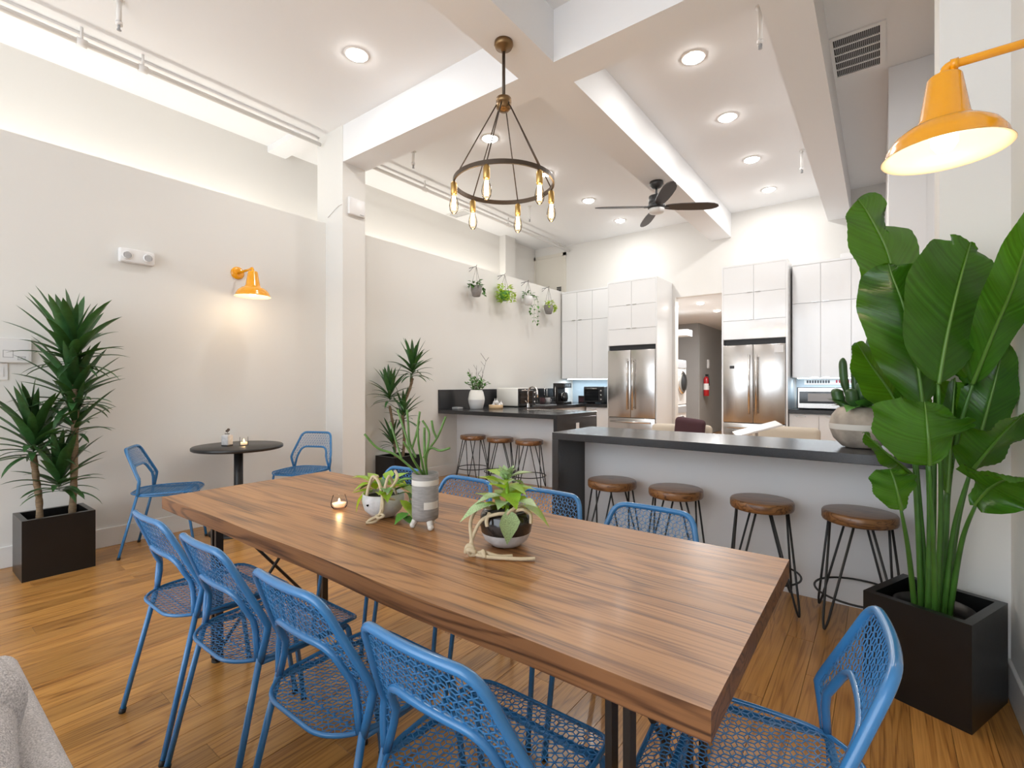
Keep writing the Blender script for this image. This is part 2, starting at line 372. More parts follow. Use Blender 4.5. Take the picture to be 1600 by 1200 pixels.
# ================================================================== CEILING FITTINGS
def downlight(x, y, z, label, pw_=DOWN_W, r=.075):
    t = thing('recessed_light', label, 'ceiling light', (x, y, z), 0, 'recessed downlights')
    MB().lathe([(r, -.001), (r + .004, -.008), (r + .022, -.006), (r + .026, 0)], 28, capb=False, capt=False).obj('trim_ring', 'lensring', t)
    MB().lathe([(.0005, -.030), (r * .5, -.028), (r * .85, -.019), (r, -.004)], 28, capb=False, capt=False).obj('lens', 'lens', t)
    area('downlight_lamp', (0, 0, -.034), r * 2, pw_, (1, .985, .965), parent=t)
downlight(-3.39, 2.38, ZC, 'recessed downlight over the bistro corner, left of the column beam')
downlight(-3.39, 4.07, ZC, 'recessed downlight seen through the chandelier rods')
downlight(-3.39, 5.17, ZC, 'recessed downlight just right of the chandelier ring')
downlight(-3.39, 6.32, ZC, 'recessed downlight left of the ceiling fan blade')
downlight(-3.39, 7.40, ZC, 'recessed downlight below the left fan blade, nearest the back wall')
downlight(-1.22, 4.07, ZC, 'largest recessed downlight between the two ceiling beams')
downlight(-1.22, 5.19, ZC, 'second recessed downlight from the front between the two beams')
downlight(-1.22, 6.34, ZC, 'third recessed downlight from the front between the two beams')
downlight(-1.22, 7.46, ZC, 'last recessed downlight between the beams, nearest the back wall')
downlight(-2.56, 8.95, 2.70, 'left one of the two small hallway downlights', 45, .06)
downlight(-2.56, 10.05, 2.70, 'right one of the two small hallway downlights', 45, .06)

def sprinkler(x, y, L, label):
    t = thing('sprinkler', label, 'sprinkler', (x, y, ZC), 0, 'ceiling sprinklers')
    MB().tube([(0, 0, 0), (0, 0, -L)], .016, 12).lathe([(.032, -.008), (.032, 0)], 20).obj('drop_pipe', 'trimwhite', t)
    MB().lathe([(.021, -L - .025), (.021, -L)], 16).obj('collar', 'pipewhite', t)
    MB().tube([(0, 0, -L - .02), (0, 0, -L - .05)], .008, 8).lathe([(.004, -L - .062), (.014, -L - .06), (.014, -L - .056)], 14).tube(fillet([(.009, 0, -L - .025), (.012, 0, -L - .045), (.003, 0, -L - .056)], .006), .0025, 6).tube(fillet([(-.009, 0, -L - .025), (-.012, 0, -L - .045), (-.003, 0, -L - .056)], .006), .0025, 6).obj('head', 'plasticgrey', t)
sprinkler(-4.235, 1.04, .15, 'white ceiling sprinkler at the top left edge of the room')
sprinkler(-4.29, 3.77, .13, 'white ceiling sprinkler between the column and chandelier')
sprinkler(-4.21, 5.99, .17, 'small white ceiling sprinkler behind the chandelier bulbs')
sprinkler(-.677, 3.81, .24, 'white ceiling sprinkler by the near end of the right beam')
sprinkler(-.714, 6.44, .20, 'white ceiling sprinkler by the far half of the right beam')

def pipe(y0, y1, label, hangers):
    t = thing('sprinkler_pipe', label, 'pipe', (-4.86, y0, ZC), 0, 'pipes along the ceiling edge')
    MB().tube([(.08, 0, -.115), (.08, y1 - y0, -.115)], .021, 14).obj('main_pipe', 'pipewhite', t)
    MB().box(-.012, .010, 0, y1 - y0, -.022, .06).obj('edge_trim', 'pipewhite', t)
    for h in hangers:
        hb = MB().tube([(.08, h - y0, -.1), (.08, h - y0, 0)], .010, 8).obj('hanger', 'pipewhite', t)
        MB().lathe([(.030, -.03), (.030, .03)], 14, (.08, h - y0, -.115), axis='y').obj('clamp', 'pipewhite', hb)
pipe(-3.5, 2.90, 'white sprinkler pipe along the ceiling edge left of the column', [-.6, .95, 1.33])
pipe(3.24, 8.12, 'white sprinkler pipe along the ceiling edge behind the chandelier', [4.4, 6.2])

def vent(x0, x1, y0, y1, z, label, ns, dark=True, cross=None):
    t = thing('ceiling_vent', label, 'vent', ((x0 + x1) / 2, (y0 + y1) / 2, z))
    a, b = (x1 - x0) / 2, (y1 - y0) / 2; f = .035
    MB().box(-a, a, -b, -b + f, -.012, 0).box(-a, a, b - f, b, -.012, 0).box(-a, -a + f, -b + f, b - f, -.012, 0).box(a - f, a, -b + f, b - f, -.012, 0).obj('frame', 'plasticwhite', t)
    MB().box(-a + f, a - f, -b + f, b - f, -.002, 0).obj('backing', 'ventdark' if dark else 'plasticgrey', t)
    n = ns
    for i in range(1, n):
        y = -b + f + (2 * b - 2 * f) * i / n
        MB().box(-a + f, a - f, y - .006, y + .006, -.011, -.002).obj('slat', 'plasticwhite', t)
    if cross:
        for i in range(1, cross):
            x = -a + f + (2 * a - 2 * f) * i / cross
            MB().box(x - .0025, x + .0025, -b + f, b - f, -.009, -.003).obj('fin', 'plasticgrey', t)
vent(-.33, .035, 4.49, 5.115, ZC, 'square dark-slotted return vent in the ceiling above the yellow lamp', 5, True, 24)
vent(-5.56, -5.16, 5.57, 5.80, ZC + .05, 'small white supply vent behind the chandelier', 5, False)

# ---- chandelier
t = thing('chandelier', 'bronze ring chandelier with six glowing filament bulbs over the dining table', 'chandelier', (-2.02, 2.57, ZB))
MB().lathe([(.062, 0), (.064, -.02), (.055, -.04), (.02, -.05), (.016, -.065)], 28).obj('canopy', 'antique', t)
MB().tube([(0, 0, -.05), (0, 0, -.40)], .011, 12).obj('rod', 'bronze', t)
MB().lathe([(.02, -.375), (.05, -.38), (.052, -.405), (.046, -.41), (.050, -.415), (.050, -.445), (.03, -.465), (.0, -.47)], 28, capt=False, capb=False).obj('hub', 'antique', t)
RZ, RR = -.955, .335
ring = MB(); n = 64; vs = []; fs = []
for i in range(n):
    a = 2 * PI * i / n
    for (r, z) in ((RR - .006, RZ - .014), (RR + .006, RZ - .014), (RR + .006, RZ + .014), (RR - .006, RZ + .014)): vs.append((r * math.cos(a), r * math.sin(a), z))
for i in range(n):
    j = (i + 1) % n
    for k in range(4): fs.append((i * 4 + k, i * 4 + (k + 1) % 4, j * 4 + (k + 1) % 4, j * 4 + k))
ring.add(vs, fs); ring.obj('ring', 'bronze', t)
for i in range(6):
    a = math.radians(50 + 60 * i); c, s_ = math.cos(a), math.sin(a)
    MB().tube([(.045 * c, .045 * s_, -.42), (RR * c, RR * s_, RZ)], .0042, 8).obj('support_rod', 'bronze', t)
    so = MB().lathe([(.008, 0), (.016, -.008), (.021, -.016), (.021, -.085), (.018, -.09)], 18, (RR * c, RR * s_, RZ - .012)).obj('socket', 'brass', t)
    bz = RZ - .10
    MB().lathe([(.013, 0), (.016, -.012), (.027, -.045), (.0315, -.075), (.027, -.105), (.014, -.125), (.001, -.13)], 18, (RR * c, RR * s_, bz), capb=False, capt=False).obj('bulb_glass', 'bulbglass', so)
    fl = MB()
    for q in range(4):
        b_ = q * PI / 2; fl.tube([(RR * c + .008 * math.cos(b_), RR * s_ + .008 * math.sin(b_), bz - .012), (RR * c + .011 * math.cos(b_), RR * s_ + .011 * math.sin(b_), bz - .10)], .0052, 6)
    fl.obj('filament', 'bulb', so)
    point('bulb_lamp', (RR * c, RR * s_, bz - .06), 1.6, (1, .74, .46), .025, t)

# ---- ceiling fan
t = thing('ceiling_fan', 'black ceiling fan with four dark blades hanging from the beam', 'ceiling fan', (-2.03, 5.40, ZB))
MB().lathe([(.075, 0), (.078, -.03), (.05, -.065), (.02, -.075)], 28).obj('canopy', 'fanblack', t)
MB().tube([(0, 0, -.06), (0, 0, -.18)], .013, 12).obj('rod', 'fanblack', t)
MB().lathe([(.02, -.15), (.085, -.165), (.088, -.25), (.082, -.255), (.094, -.265), (.094, -.30), (.07, -.315)], 32).obj('motor', 'fanblack', t)
MB().lathe([(.088, -.312), (.090, -.33), (.078, -.352), (.04, -.364), (.001, -.366)], 32, capt=False).obj('light_dome', 'plasticwhite', t)
for i in range(4):
    a = YAW * 0 + math.radians(37.2 - 3 + 90 * i)
    hw = [(.10, .035), (.16, .052), (.26, .064), (.40, .070), (.55, .068), (.63, .055), (.68, .028), (.695, .004)]
    vs = []; fs = []
    for (r, h) in hw:
        tw = math.radians(13)
        for sx in (-1, 1):
            for dz in (.004, -.004): vs.append((r, sx * h * math.cos(tw), -.285 - sx * h * math.sin(tw) + dz))
    for k in range(len(hw) - 1):
        o = k * 4; p = o + 4
        fs += [(o, o + 2, p + 2, p), (o + 1, p + 1, p + 3, o + 3), (o, p, p + 1, o + 1), (o + 2, o + 3, p + 3, p + 2)]
    b = MB().add(vs, fs).obj('blade', 'fanblade', t, rz=a)
    MB().box(.07, .14, -.018, .018, -.292, -.280).obj('blade_bracket', 'fanblack', b)

# ================================================================== WALL FITTINGS
def barn_lamp(name, wx, y, z, dirx, arm, label):
    t = thing(name, label, 'wall lamp', (wx, y, z))
    MB().lathe([(.058, 0), (.058, .012), (.045, .02), (.02, .024)], 28, axis='x').obj('wall_plate', 'yellow', t).scale = (dirx, 1, 1)
    A = arm * dirx
    MB().tube(fillet([(0, 0, 0), (A, 0, 0), (A, 0, -.05)], .018), .0115, 14).tube([(A - dirx * .03, 0, 0), (A - dirx * .012, 0, 0)], .015, 14).obj('arm', 'yellow', t)
    prof = [(.018, -.022), (.036, -.028), (.040, -.034), (.058, -.150), (.064, -.156), (.066, -.166), (.092, -.176), (.118, -.196), (.134, -.222), (.140, -.244), (.147, -.250)]
    sh = MB().lathe(prof, 48, (A, 0, 0), capb=False, capt=False).obj('lamp_shade', 'yellow', t)
    MB().lathe([(r - .004, zz - .003) for r, zz in prof[1:-1]] + [(.1465, -.2505)], 48, (A, 0, 0), capb=False, capt=False).obj('shade_lining', 'lining', sh)
    MB().lathe([(.001, -.245), (.020, -.240), (.031, -.222), (.030, -.200), (.019, -.175), (.014, -.16)], 20, (A, 0, 0), capb=False, capt=False).obj('bulb', 'lampbulb', t)
    point('lamp_glow', (A, 0, -.285), 1.7, (1, .78, .52), .03, t)
    return t
barn_lamp('wall_lamp', XL, 2.04, 2.275, 1, .305, 'yellow barn wall lamp above the small round bistro table')
barn_lamp('wall_lamp', XR, 1.87, 2.165, -1, .272, 'large yellow barn wall lamp above the broad-leaved plant')

t = thing('emergency_light', 'white twin-head emergency light on the left wall', 'emergency light', (XL, 1.27, 2.26))
MB().box(0, .055, -.115, .115, -.055, .055, bev=.012, seg=3).obj('housing', 'plasticwhite', t)
for dy in (-.068, .068):
    h = MB().lathe([(.034, .052), (.034, .064), (.028, .066)], 24, (0, dy, -.003), axis='x').obj('lamp_head', 'plasticwhite', t)
    MB().lathe([(.0005, .0665), (.027, .0665)], 24, (0, dy, -.003), axis='x', capb=False, capt=False).obj('lens', 'plasticgrey', h)
    g = MB()
    for q in range(-2, 3): g.box(.067, .070, dy - .02, dy + .02, -.003 + q * .010 - .002, -.003 + q * .010 + .001)
    g.obj('grille', 'paper', h)
t = thing('sensor_box', 'white router-like box on the column below the beam', 'wall box', (-4.43, 3.095, 3.115))
MB().box(0, .035, -.10, .10, -.09, .09, bev=.01, seg=2).obj('case', 'plasticwhite', t)
MB().box(.0355, .037, .03, .08, -.075, -.068).obj('marking', 'plasticgrey', t)
MB().tube(spline([(-.0, -.10, 0), (-.02, -.16, -.005), (-.10, -.163, -.02), (-.26, -.163, -.09)]), .004, 6).obj('cable', 'plasticwhite', t)
t = thing('control_panel', 'white control panel with printed diagram on the left wall', 'control panel', (XL, .53, 1.48))
MB().box(0, .03, -.14, .14, -.085, .085, bev=.004).obj('case', 'plasticwhite', t)
MB().box(.0302, .032, -.10, .125, -.07, .06).obj('printed_sheet', 'paper', t)
g = MB()
for (a, b_, c, d) in ((.0, .05, -.05, .0), (.07, .11, -.05, -.04), (.07, .11, -.065, -.055), (-.08, -.02, .02, .05)):
    g.box(.032, .0325, a, b_, d - .003, d).box(.032, .0325, a, b_, c, c + .003).box(.032, .0325, a, a + .003, c, d).box(.032, .0325, b_ - .003, b_, c, d)
g.obj('print_lines', 'plasticgrey', t)
def switch(loc, ax, label):
    t = thing('light_switch', label, 'light switch', loc)
    if ax == 'x':
        MB().box(0, .006, -.038, .038, -.058, .058, bev=.002).obj('plate', 'plasticwhite', t); MB().box(.006, .009, -.016, .016, -.032, .032).obj('rocker', 'paper', t)
    return t
switch((XL, 3.40, 1.175), 'x', 'white light switch on the wall right of the column')
switch((XL, .52, 1.335), 'x', 'white light switch under the control panel at the left edge')

# ================================================================== KITCHEN
ZCt = .905; TH = .05
def slab_counter(name, label, boxes, extra=None):
    t = thing(name, label, 'counter')
    for nm, bx_ in boxes: MB().box(*bx_, bev=.002).obj(nm, 'counter', t)
    return t
# peninsula
t = thing('peninsula_counter', 'dark stone peninsula counter with waterfall end and three stools before it', 'counter')
MB().box(XL + .001, -2.86, 4.60, 5.55, ZCt - TH, ZCt, bev=.002).obj('worktop', 'counter', t)
e = MB().box(-2.91, -2.86, 4.60, 5.55, 0, ZCt - TH, bev=.002).obj('waterfall_end', 'counter', t)
MB().box(-2.8598, -2.856, 5.02, 5.09, .67, .79, bev=.001).obj('outlet_plate', 'plasticwhite', e)
MB().box(XL + .002, -2.911, 4.96, 5.5, 0.0, ZCt - TH - .001).obj('front_panel', 'panel', t)
t = thing('side_counter', 'dark stone counter along the left wall under the hanging plants', 'counter')
MB().box(XL + .002, -4.10, 5.551, YB - .002, ZCt - TH, ZCt, bev=.002).obj('worktop', 'counter', t)
MB().box(XL + .002, -4.13, 5.552, YB - .002, .1, ZCt - TH - .001).obj('base', 'carcass', t)
tag(MB().box(XL + .001, XL + .02, 4.60, YB - .4, ZCt + .001, 1.172, bev=.001).obj('stone_backsplash', 'counter'), 'dark stone upstand along the left kitchen wall', 'backsplash')
# sink
t = thing('kitchen_sink', 'steel sink set in the peninsula counter', 'sink', (-3.35, 5.2, ZCt))
MB().box(-.40, .28, -.02, .02, .0005, .006).box(-.40, .28, .26, .30, .0005, .006).box(-.40, -.37, .02, .26, .0005, .006).box(.25, .28, .02, .26, .0005, .006).obj('rim', 'steelbright', t)
MB().box(-.37, .25, .02, .26, .0005, .0018).obj('basin', 'steelbright', t)
t = thing('faucet', 'tall gooseneck steel faucet beside the white toaster oven', 'faucet', (-4.165, 5.88, ZCt))
pts = [(0, 0, 0), (0, 0, .22)] + [(.085 - .085 * math.cos(a), -.0 , .22 + .085 * math.sin(a)) for a in [PI * i / 10 for i in range(1, 10)]] + [(.17, 0, .20), (.17, 0, .15)]
MB().tube(pts, .013, 12).obj('spout', 'steelbright', t)
MB().cyl((0, 0, 0), .026, .05, 20).obj('base', 'steelbright', t)
MB().tube([(0, -.02, .06), (0, -.07, .10)], .007, 8).obj('lever', 'steelbright', t)

# back wall base cabinet between wall counter and left refrigerator
def base_cab(name, x0, x1, yf, label, nd):
    t = thing(name, label, 'cabinet', ((x0 + x1) / 2, yf, 0)); h = (x1 - x0) / 2
    MB().box(-h, h, .022, YB - yf - .003, .1, ZCt - TH - .001).obj('body', 'carcass', t)
    for i in range(nd):
        a = -h + 2 * h * i / nd
        d = MB().box(a + .002, a + 2 * h / nd - .002, 0, .020, .10, ZCt - TH - .012, bev=.001).obj('door', 'gloss', t)
        MB().box(a + .08, a + .2, -.010, 0, ZCt - TH - .045, ZCt - TH - .035).obj('handle', 'steelbright', d)
    return t
base_cab('base_cabinet', -4.09, -3.66, 7.53, 'white base cabinet below the black toaster oven', 1)
tag(MB().box(-4.098, -3.645, 7.49, YB - .002, ZCt - TH, ZCt, bev=.002).obj('stone_worktop', 'counter'), 'short dark worktop carrying the black toaster oven', 'worktop')
base_cab('base_cabinet', -.985, .05, 7.53, 'white base cabinet below the microwave', 3)
tag(MB().box(-.988, .055, 7.49, YB - .002, ZCt - TH, ZCt, bev=.002).obj('stone_worktop', 'counter'), 'dark worktop carrying the microwave', 'worktop')
tag(MB().box(-.97, .055, YB - .012, YB, ZCt, 1.335).obj('glass_backsplash', 'splash'), 'pale glass splashback behind the microwave', 'splashback')
tag(MB().box(XL + .03, -3.66, YB - .012, YB, ZCt, 1.34).obj('glass_backsplash', 'splash'), 'pale blue splashback behind the black toaster oven', 'splashback')

def upper_cab(name, xs, yf, zb, zm, zt, label, led_):
    x0, x1 = xs[0], xs[-1]
    t = thing(name, label, 'cabinet', (x0, yf, zb)); W_ = x1 - x0
    MB().box(0, W_, .022, YB - yf - .003, 0, zt - zb).box(0, W_, -.002, YB - yf - .003, zt - zb, zt - zb + .03).obj('body', 'carcass', t)
    for i in range(len(xs) - 1):
        a, b_ = xs[i] - x0, xs[i + 1] - x0
        for (z0, z1) in ((0, zm - zb), (zm - zb, zt - zb)):
            d = MB().box(a + .002, b_ - .002, 0, .02, z0 + .003, z1 - .003, bev=.001).obj('door', 'gloss', t)
            hx = b_ - .10 if i % 2 == 0 else a + .03
            MB().box(hx, hx + .07, -.012, .001, z0 + .0035, z0 + .011).obj('handle', 'steelbright', d)
    if led_:
        MB().box(.05, W_ - .05, .12, .15, -.014, -.001).obj('under_light', 'ledcool', t)
        area('under_cabinet_lamp', (W_ / 2, .135, -.02), W_ - .1, 5, (.80, .92, 1), sizey=.04, parent=t)
upper_cab('wall_cabinet', [-4.71, -4.39, -4.08, -3.66], 7.74, 1.345, 2.405, 2.92, 'white glossy wall cabinet left of the left refrigerator', True)
upper_cab('wall_cabinet', [-.975, -.64, -.30, .045], 7.74, 1.337, 2.36, 2.89, 'white glossy wall cabinet above the microwave', True)

def fridge_tower(x0, x1, label, flabel, badge):
    yf = 7.45; W_ = x1 - x0
    t = thing('refrigerator_cabinet', label, 'cabinet', (x0, yf, 0))
    D = YB - yf - .003; T_ = .022
    MB().box(0, T_, 0, D, 0, 2.945).obj('side_panel', 'gloss', t); MB().box(W_ - T_, W_, 0, D, 0, 2.945).obj('side_panel', 'gloss', t)
    MB().box(T_, W_ - T_, 0, D, 2.92, 2.945).obj('top_panel', 'gloss', t)
    MB().box(T_, W_ - T_, .021, D, 1.885, 2.92).obj('body', 'carcass', t)
    MB().box(T_, W_ - T_, .05, .08, 1.81, 1.885).obj('gap_shade', 'darkgap', t)  # near-black strip, painted-in shade of the gap above the refrigerator
    MB().box(T_ + .001, W_ - T_ - .001, 0, .02, 1.888, 2.150, bev=.001).obj('fascia', 'gloss', t)
    m = W_ / 2
    for (z0, z1) in ((2.154, 2.535), (2.539, 2.918)):
        for (a, b_, hx) in ((T_ + .001, m - .0015, m - .085), (m + .0015, W_ - T_ - .001, m + .02)):
            d = MB().box(a, b_, 0, .02, z0, z1, bev=.001).obj('door', 'gloss', t)
            MB().box(hx, hx + .065, -.014, .001, z0 + .001, z0 + .007).obj('handle', 'steelbright', d)
    # refrigerator itself
    f = thing('refrigerator', flabel, 'refrigerator', (x0 + T_ + .004, yf - .03, 0)); w_ = W_ - 2 * T_ - .008
    MB().box(.003, w_ - .003, .045, D - .01, .02, 1.79).obj('body', 'darkgap', f)
    for (a, b_, hx) in ((0, w_ / 2 - .002, w_ / 2 - .045), (w_ / 2 + .002, w_, w_ / 2 + .045)):
        d = MB().box(a, b_, 0, .04, .705, 1.80, bev=.006, seg=2).obj('door', 'steel', f)
        MB().tube([(hx, -.045, .83), (hx, -.045, 1.66)], .013, 12).tube([(hx, -.045, .87), (hx, 0, .87)], .009, 8).tube([(hx, -.045, 1.62), (hx, 0, 1.62)], .009, 8).obj('handle', 'steelbright', d)
        if badge and a == 0: MB().box(.09, .15, -.002, 0, 1.47, 1.51).obj('badge', 'darkgap', d)
        if badge and a > 0:
            nt_ = MB().box(b_ - .13, b_ - .02, -.002, 0, 1.68, 1.78).obj('paper_note', 'paper', d)
    for (z0, z1) in ((.37, .697), (.04, .362)):
        d = MB().box(0, w_, 0, .04, z0, z1, bev=.006, seg=2).obj('drawer', 'steel', f)
        MB().tube([(.06, -.045, z1 - .06), (w_ - .06, -.045, z1 - .06)], .013, 12).tube([(.1, -.045, z1 - .06), (.1, 0, z1 - .06)], .009, 8).tube([(w_ - .1, -.045, z1 - .06), (w_ - .1, 0, z1 - .06)], .009, 8).obj('handle', 'steelbright', d)
fridge_tower(-3.645, -2.79, 'tall white cabinet around the left refrigerator', 'stainless french-door refrigerator left of the hallway', False)
fridge_tower(-1.83, -.99, 'tall white cabinet around the right refrigerator', 'stainless french-door refrigerator right of the hallway, with paper note', True)
t = thing('microwave', 'steel and black microwave on the back counter below a notice strip', 'microwave', (-.90, 7.60, ZCt))
MB().box(0, .62, .0, .38, .012, .30, bev=.004).obj('case', 'darkgap', t)
MB().box(.012, .61, -.012, 0, .02, .295, bev=.003).obj('front_frame', 'steel', t)
MB().box(.03, .50, -.016, -.012, .085, .245).obj('door_glass', 'glassdark', t)
MB().box(.13, .42, -.018, -.016, .115, .22).obj('window', 'plasticgrey', t)
for i in (0, .55): MB().box(.02 + i, .06 + i, .05, .30, 0, .012).obj('foot', 'rubber', t)
t = thing('notice_strip', 'white strip with black and red lettering above the microwave', 'notice', (-.87, YB - .03, 1.24))
MB().box(0, .80, .0, .015, 0, .085).obj('board', 'paper', t)
g = MB(); xx = .03
while xx < .30: g.box(xx, xx + .022, -.002, 0, .022, .062); xx += .032
g.obj('black_lettering', 'ink', t)
g = MB(); xx = .38
while xx < .56: g.box(xx, xx + .018, -.002, 0, .025, .065); xx += .034
g.obj('red_lettering', 'redink', t)
t = thing('router_box', 'small white box on top of the right wall cabinet', 'box', (-.32, 7.86, 2.92))
MB().box(-.10, .10, -.06, .06, 0, .07, bev=.006).obj('case', 'plasticwhite', t); MB().tube([(.09, 0, .06), (.09, 0, .11)], .006, 8).obj('antenna', 'plasticwhite', t)

def oven(name, loc, rz, wd, dp, ht, body, label, cat='toaster oven', feet=True):
    t = thing(name, label, cat, loc, rz)
    MB().box(-wd / 2, wd / 2, 0, dp, .015, ht, bev=.012, seg=2).obj('case', body, t)
    MB().box(-wd / 2 + .008, wd / 2 - .008, -.012, 0, .02, ht - .008, bev=.005).obj('front_frame', 'darkgap', t)
    MB().box(-wd / 2 + .03, wd / 2 - .10, -.016, -.012, .05, ht - .05).obj('door_glass', 'glassdark', t)
    MB().tube([(-wd / 2 + .05, -.035, ht - .035), (wd / 2 - .12, -.035, ht - .035)], .007, 8).tube([(-wd / 2 + .07, -.035, ht - .035), (-wd / 2 + .07, -.01, ht - .035)], .005, 6).tube([(wd / 2 - .14, -.035, ht - .035), (wd / 2 - .14, -.01, ht - .035)], .005, 6).obj('handle', 'steelbright', t)
    for q in range(3): MB().lathe([(.016, -.030), (.018, -.012)], 14, (wd / 2 - .05, 0, ht * (.25 + .25 * q)), axis='y').obj('knob', 'steelbright', t)
    for q in range(3): MB().box(-wd / 2 + .035, wd / 2 - .105, -.0175, -.016, .09 + q * .06, .0925 + q * .06).obj('rack', 'blacktop', t)
    for sx in (-1, 1): MB().box(sx * (wd / 2 - .05) - .02, sx * (wd / 2 - .05) + .02, .03, dp - .03, 0, .016).obj('foot', 'rubber', t)
    return t
oven('toaster_oven', (-4.26, 5.98, ZCt), PI / 2, .46, .40, .285, 'enamel', 'cream toaster oven with black glass door on the counter')
oven('toaster_oven', (-4.02, 7.68, ZCt), 0, .40, .34, .30, 'blacktop', 'black toaster oven under the left wall cabinet')
t = thing('dish_rack', 'wire dish rack with mugs and glasses behind the faucet', 'dish rack', (-4.42, 6.62, ZCt))
MB().box(-.19, .19, -.17, .17, 0, .012, bev=.003).obj('drip_tray', 'plasticgrey', t)
for zz in (.05, .13): MB().tube(fillet([(-.18, -.16, zz), (.18, -.16, zz), (.18, .16, zz), (-.18, .16, zz)], .03, closed=True), .004, 6, closed=True).obj('rack_ring', 'blackmetal', t)
for i in range(13):
    xx = -.17 + i * .0283
    MB().tube(fillet([(xx, -.16, .13), (xx, -.16, .02), (xx, .16, .02), (xx, .16, .13)], .02), .0022, 5).obj('wire', 'blackmetal', t)
def cup(loc, r, h, m, label, cat='mug', handle=True):
    t = thing('mug' if handle else 'drinking_glass', label, cat, loc)
    MB().lathe([(r * .85, 0), (r, h * .3), (r, h), (r - .004, h), (r - .005, .01)], 20, capt=True).obj('body', m, t)
    if handle: MB().tube(fillet([(r - .003, 0, h * .8), (r + .025, 0, h * .75), (r + .025, 0, h * .3), (r - .003, 0, h * .25)], .015), .005, 6).obj('handle', m, t)
cup((-4.34, 6.53, ZCt + .025), .042, .10, 'burgundy', 'dark red mug in the dish rack')
cup((-4.32, 6.66, ZCt + .025), .040, .10, 'plasticgrey', 'grey mug in the dish rack')
cup((-4.40, 6.73, ZCt + .025), .035, .14, 'clearglass', 'tall clear glass in the dish rack', 'glass', False)
cup((-4.50, 6.58, ZCt + .025), .035, .14, 'clearglass', 'clear glass at the wall side of the dish rack', 'glass', False)
t = thing('glass_shelf', 'small clear shelf with stacked glasses behind the dish rack', 'shelf', (-4.55, 6.97, ZCt))
MB().box(-.12, .12, -.16, .12, .23, .236).obj('shelf_board', 'clearglass', t)
for (a, b_) in ((-.11, -.15), (.11, -.15), (-.11, .11), (.11, .11)): MB().tube([(a, b_, 0), (a, b_, .30)], .005, 6).obj('post', 'steelbright', t)
t = thing('coffee_maker', 'tall black coffee maker near the back of the left counter', 'coffee maker', (-4.42, 7.28, ZCt))
MB().box(-.11, .11, -.13, .13, 0, .04, bev=.006).obj('base', 'blacktop', t); MB().box(-.11, -.02, -.13, .13, .04, .36, bev=.006).obj('tower', 'blacktop', t)
MB().box(-.02, .11, -.13, .13, .28, .36, bev=.006).obj('brew_head', 'blacktop', t)
MB().lathe([(.05, .042), (.062, .10), (.055, .18), (.04, .20)], 20, (.045, 0, 0)).obj('carafe', 'glassdark', t)
MB().tube([(.045, -.05, .2), (.045, -.09, .18), (.045, -.09, .09)], .006, 6).obj('carafe_handle', 'steelbright', t)
for q in (-.06, 0, .06): MB().box(.1102, .113, q - .012, q + .012, .30, .34).obj('button', 'steelbright', t)
t = thing('card_box', 'small pink and black box beside the black toaster oven', 'box', (-4.36, 7.88, ZCt))
MB().box(-.06, .06, -.04, .04, 0, .13, bev=.002).obj('carton', 'blacktop', t); MB().box(-.05, .05, -.0415, -.04, .015, .10).obj('front_label', 'burgundy', t)
# vase with branches
t = thing('vase_with_branches', 'white two-tone vase with leafy twigs on the peninsula', 'vase', (-4.44, 5.04, ZCt))
MB().lathe([(.075, 0), (.088, .005), (.108, .085), (.115, .13)], 32, capt=False).obj('lower_body', 'ceramicwhite', t)
MB().lathe([(.115, .13), (.112, .16), (.095, .235), (.082, .255), (.080, .262), (.074, .262), (.072, .23)], 32, capb=False, capt=False).obj('upper_body', 'enamel', t)
lm = MB().add([(0, 0, 0), (.013, .020, .004), (0, .052, 0), (-.013, .020, .004), (0, .022, -.003)], [(0, 1, 4), (1, 2, 4), (2, 3, 4), (3, 0, 4)]).mesh('leaf', 'leafgreen')
rng = random.Random(3)
tw = [((-.16, .02, .50), 0), ((-.10, -.05, .56), 1), ((-.02, .06, .52), 1), ((.03, -.03, .60), 1), ((.13, .05, .66), 2), ((.05, .1, .42), 0), ((.10, .0, .40), 0), ((-.08, .08, .40), 0), ((.12, -.06, .38), 0), ((-.13, -.06, .36), 0), ((.16, .08, .36), 0), ((.0, -.1, .40), 0), ((-.05, .0, .44), 0)]
for e_, ty in tw:
    e_ = Vector(e_); b0 = Vector((e_.x * .2, e_.y * .2, .2)); mid = (b0 + e_) / 2 + Vector((rng.uniform(-.02, .02), rng.uniform(-.02, .02), .01))
    pts = spline([b0, mid, e_], 5); br = MB().tube(pts, [.0045 - .003 * i / (len(pts) - 1) for i in range(len(pts))], 5)
    for q in range(3 if ty else 1):
        p = pts[4 + q * 2]; br.tube([p, p + Vector((rng.uniform(-.06, .06), rng.uniform(-.05, .05), rng.uniform(.04, .09)))], .0018, 4)
    if ty == 2: br.tube([pts[-1], pts[-1] + Vector((-.07, -.03, .11))], .0025, 4).tube([pts[-1], pts[-1] + Vector((.04, .01, .05))], .0022, 4)
    bo = br.obj('twig', 'twig', t)
    for q in range(16 if not ty else 8):
        f = rng.uniform(.25, .98 if not ty else .6); p = pts[int(f * (len(pts) - 1))] + Vector((rng.uniform(-.014, .014), rng.uniform(-.014, .014), rng.uniform(-.01, .02)))
        link('leaf', lm, bo, mtx=Matrix.Translation(p) @ Euler((rng.uniform(-.4, 1.3), rng.uniform(-.6, .6), rng.uniform(0, 6.28))).to_matrix().to_4x4())
t = thing('wooden_tray', 'round wooden tray holding white bulbs beside the vase', 'tray', (-4.28, 5.27, ZCt))
MB().lathe([(.095, 0), (.10, .004), (.10, .055), (.094, .055), (.093, .012), (.001, .012)], 32, capt=False).obj('rim', 'tray', t)
rng = random.Random(5)
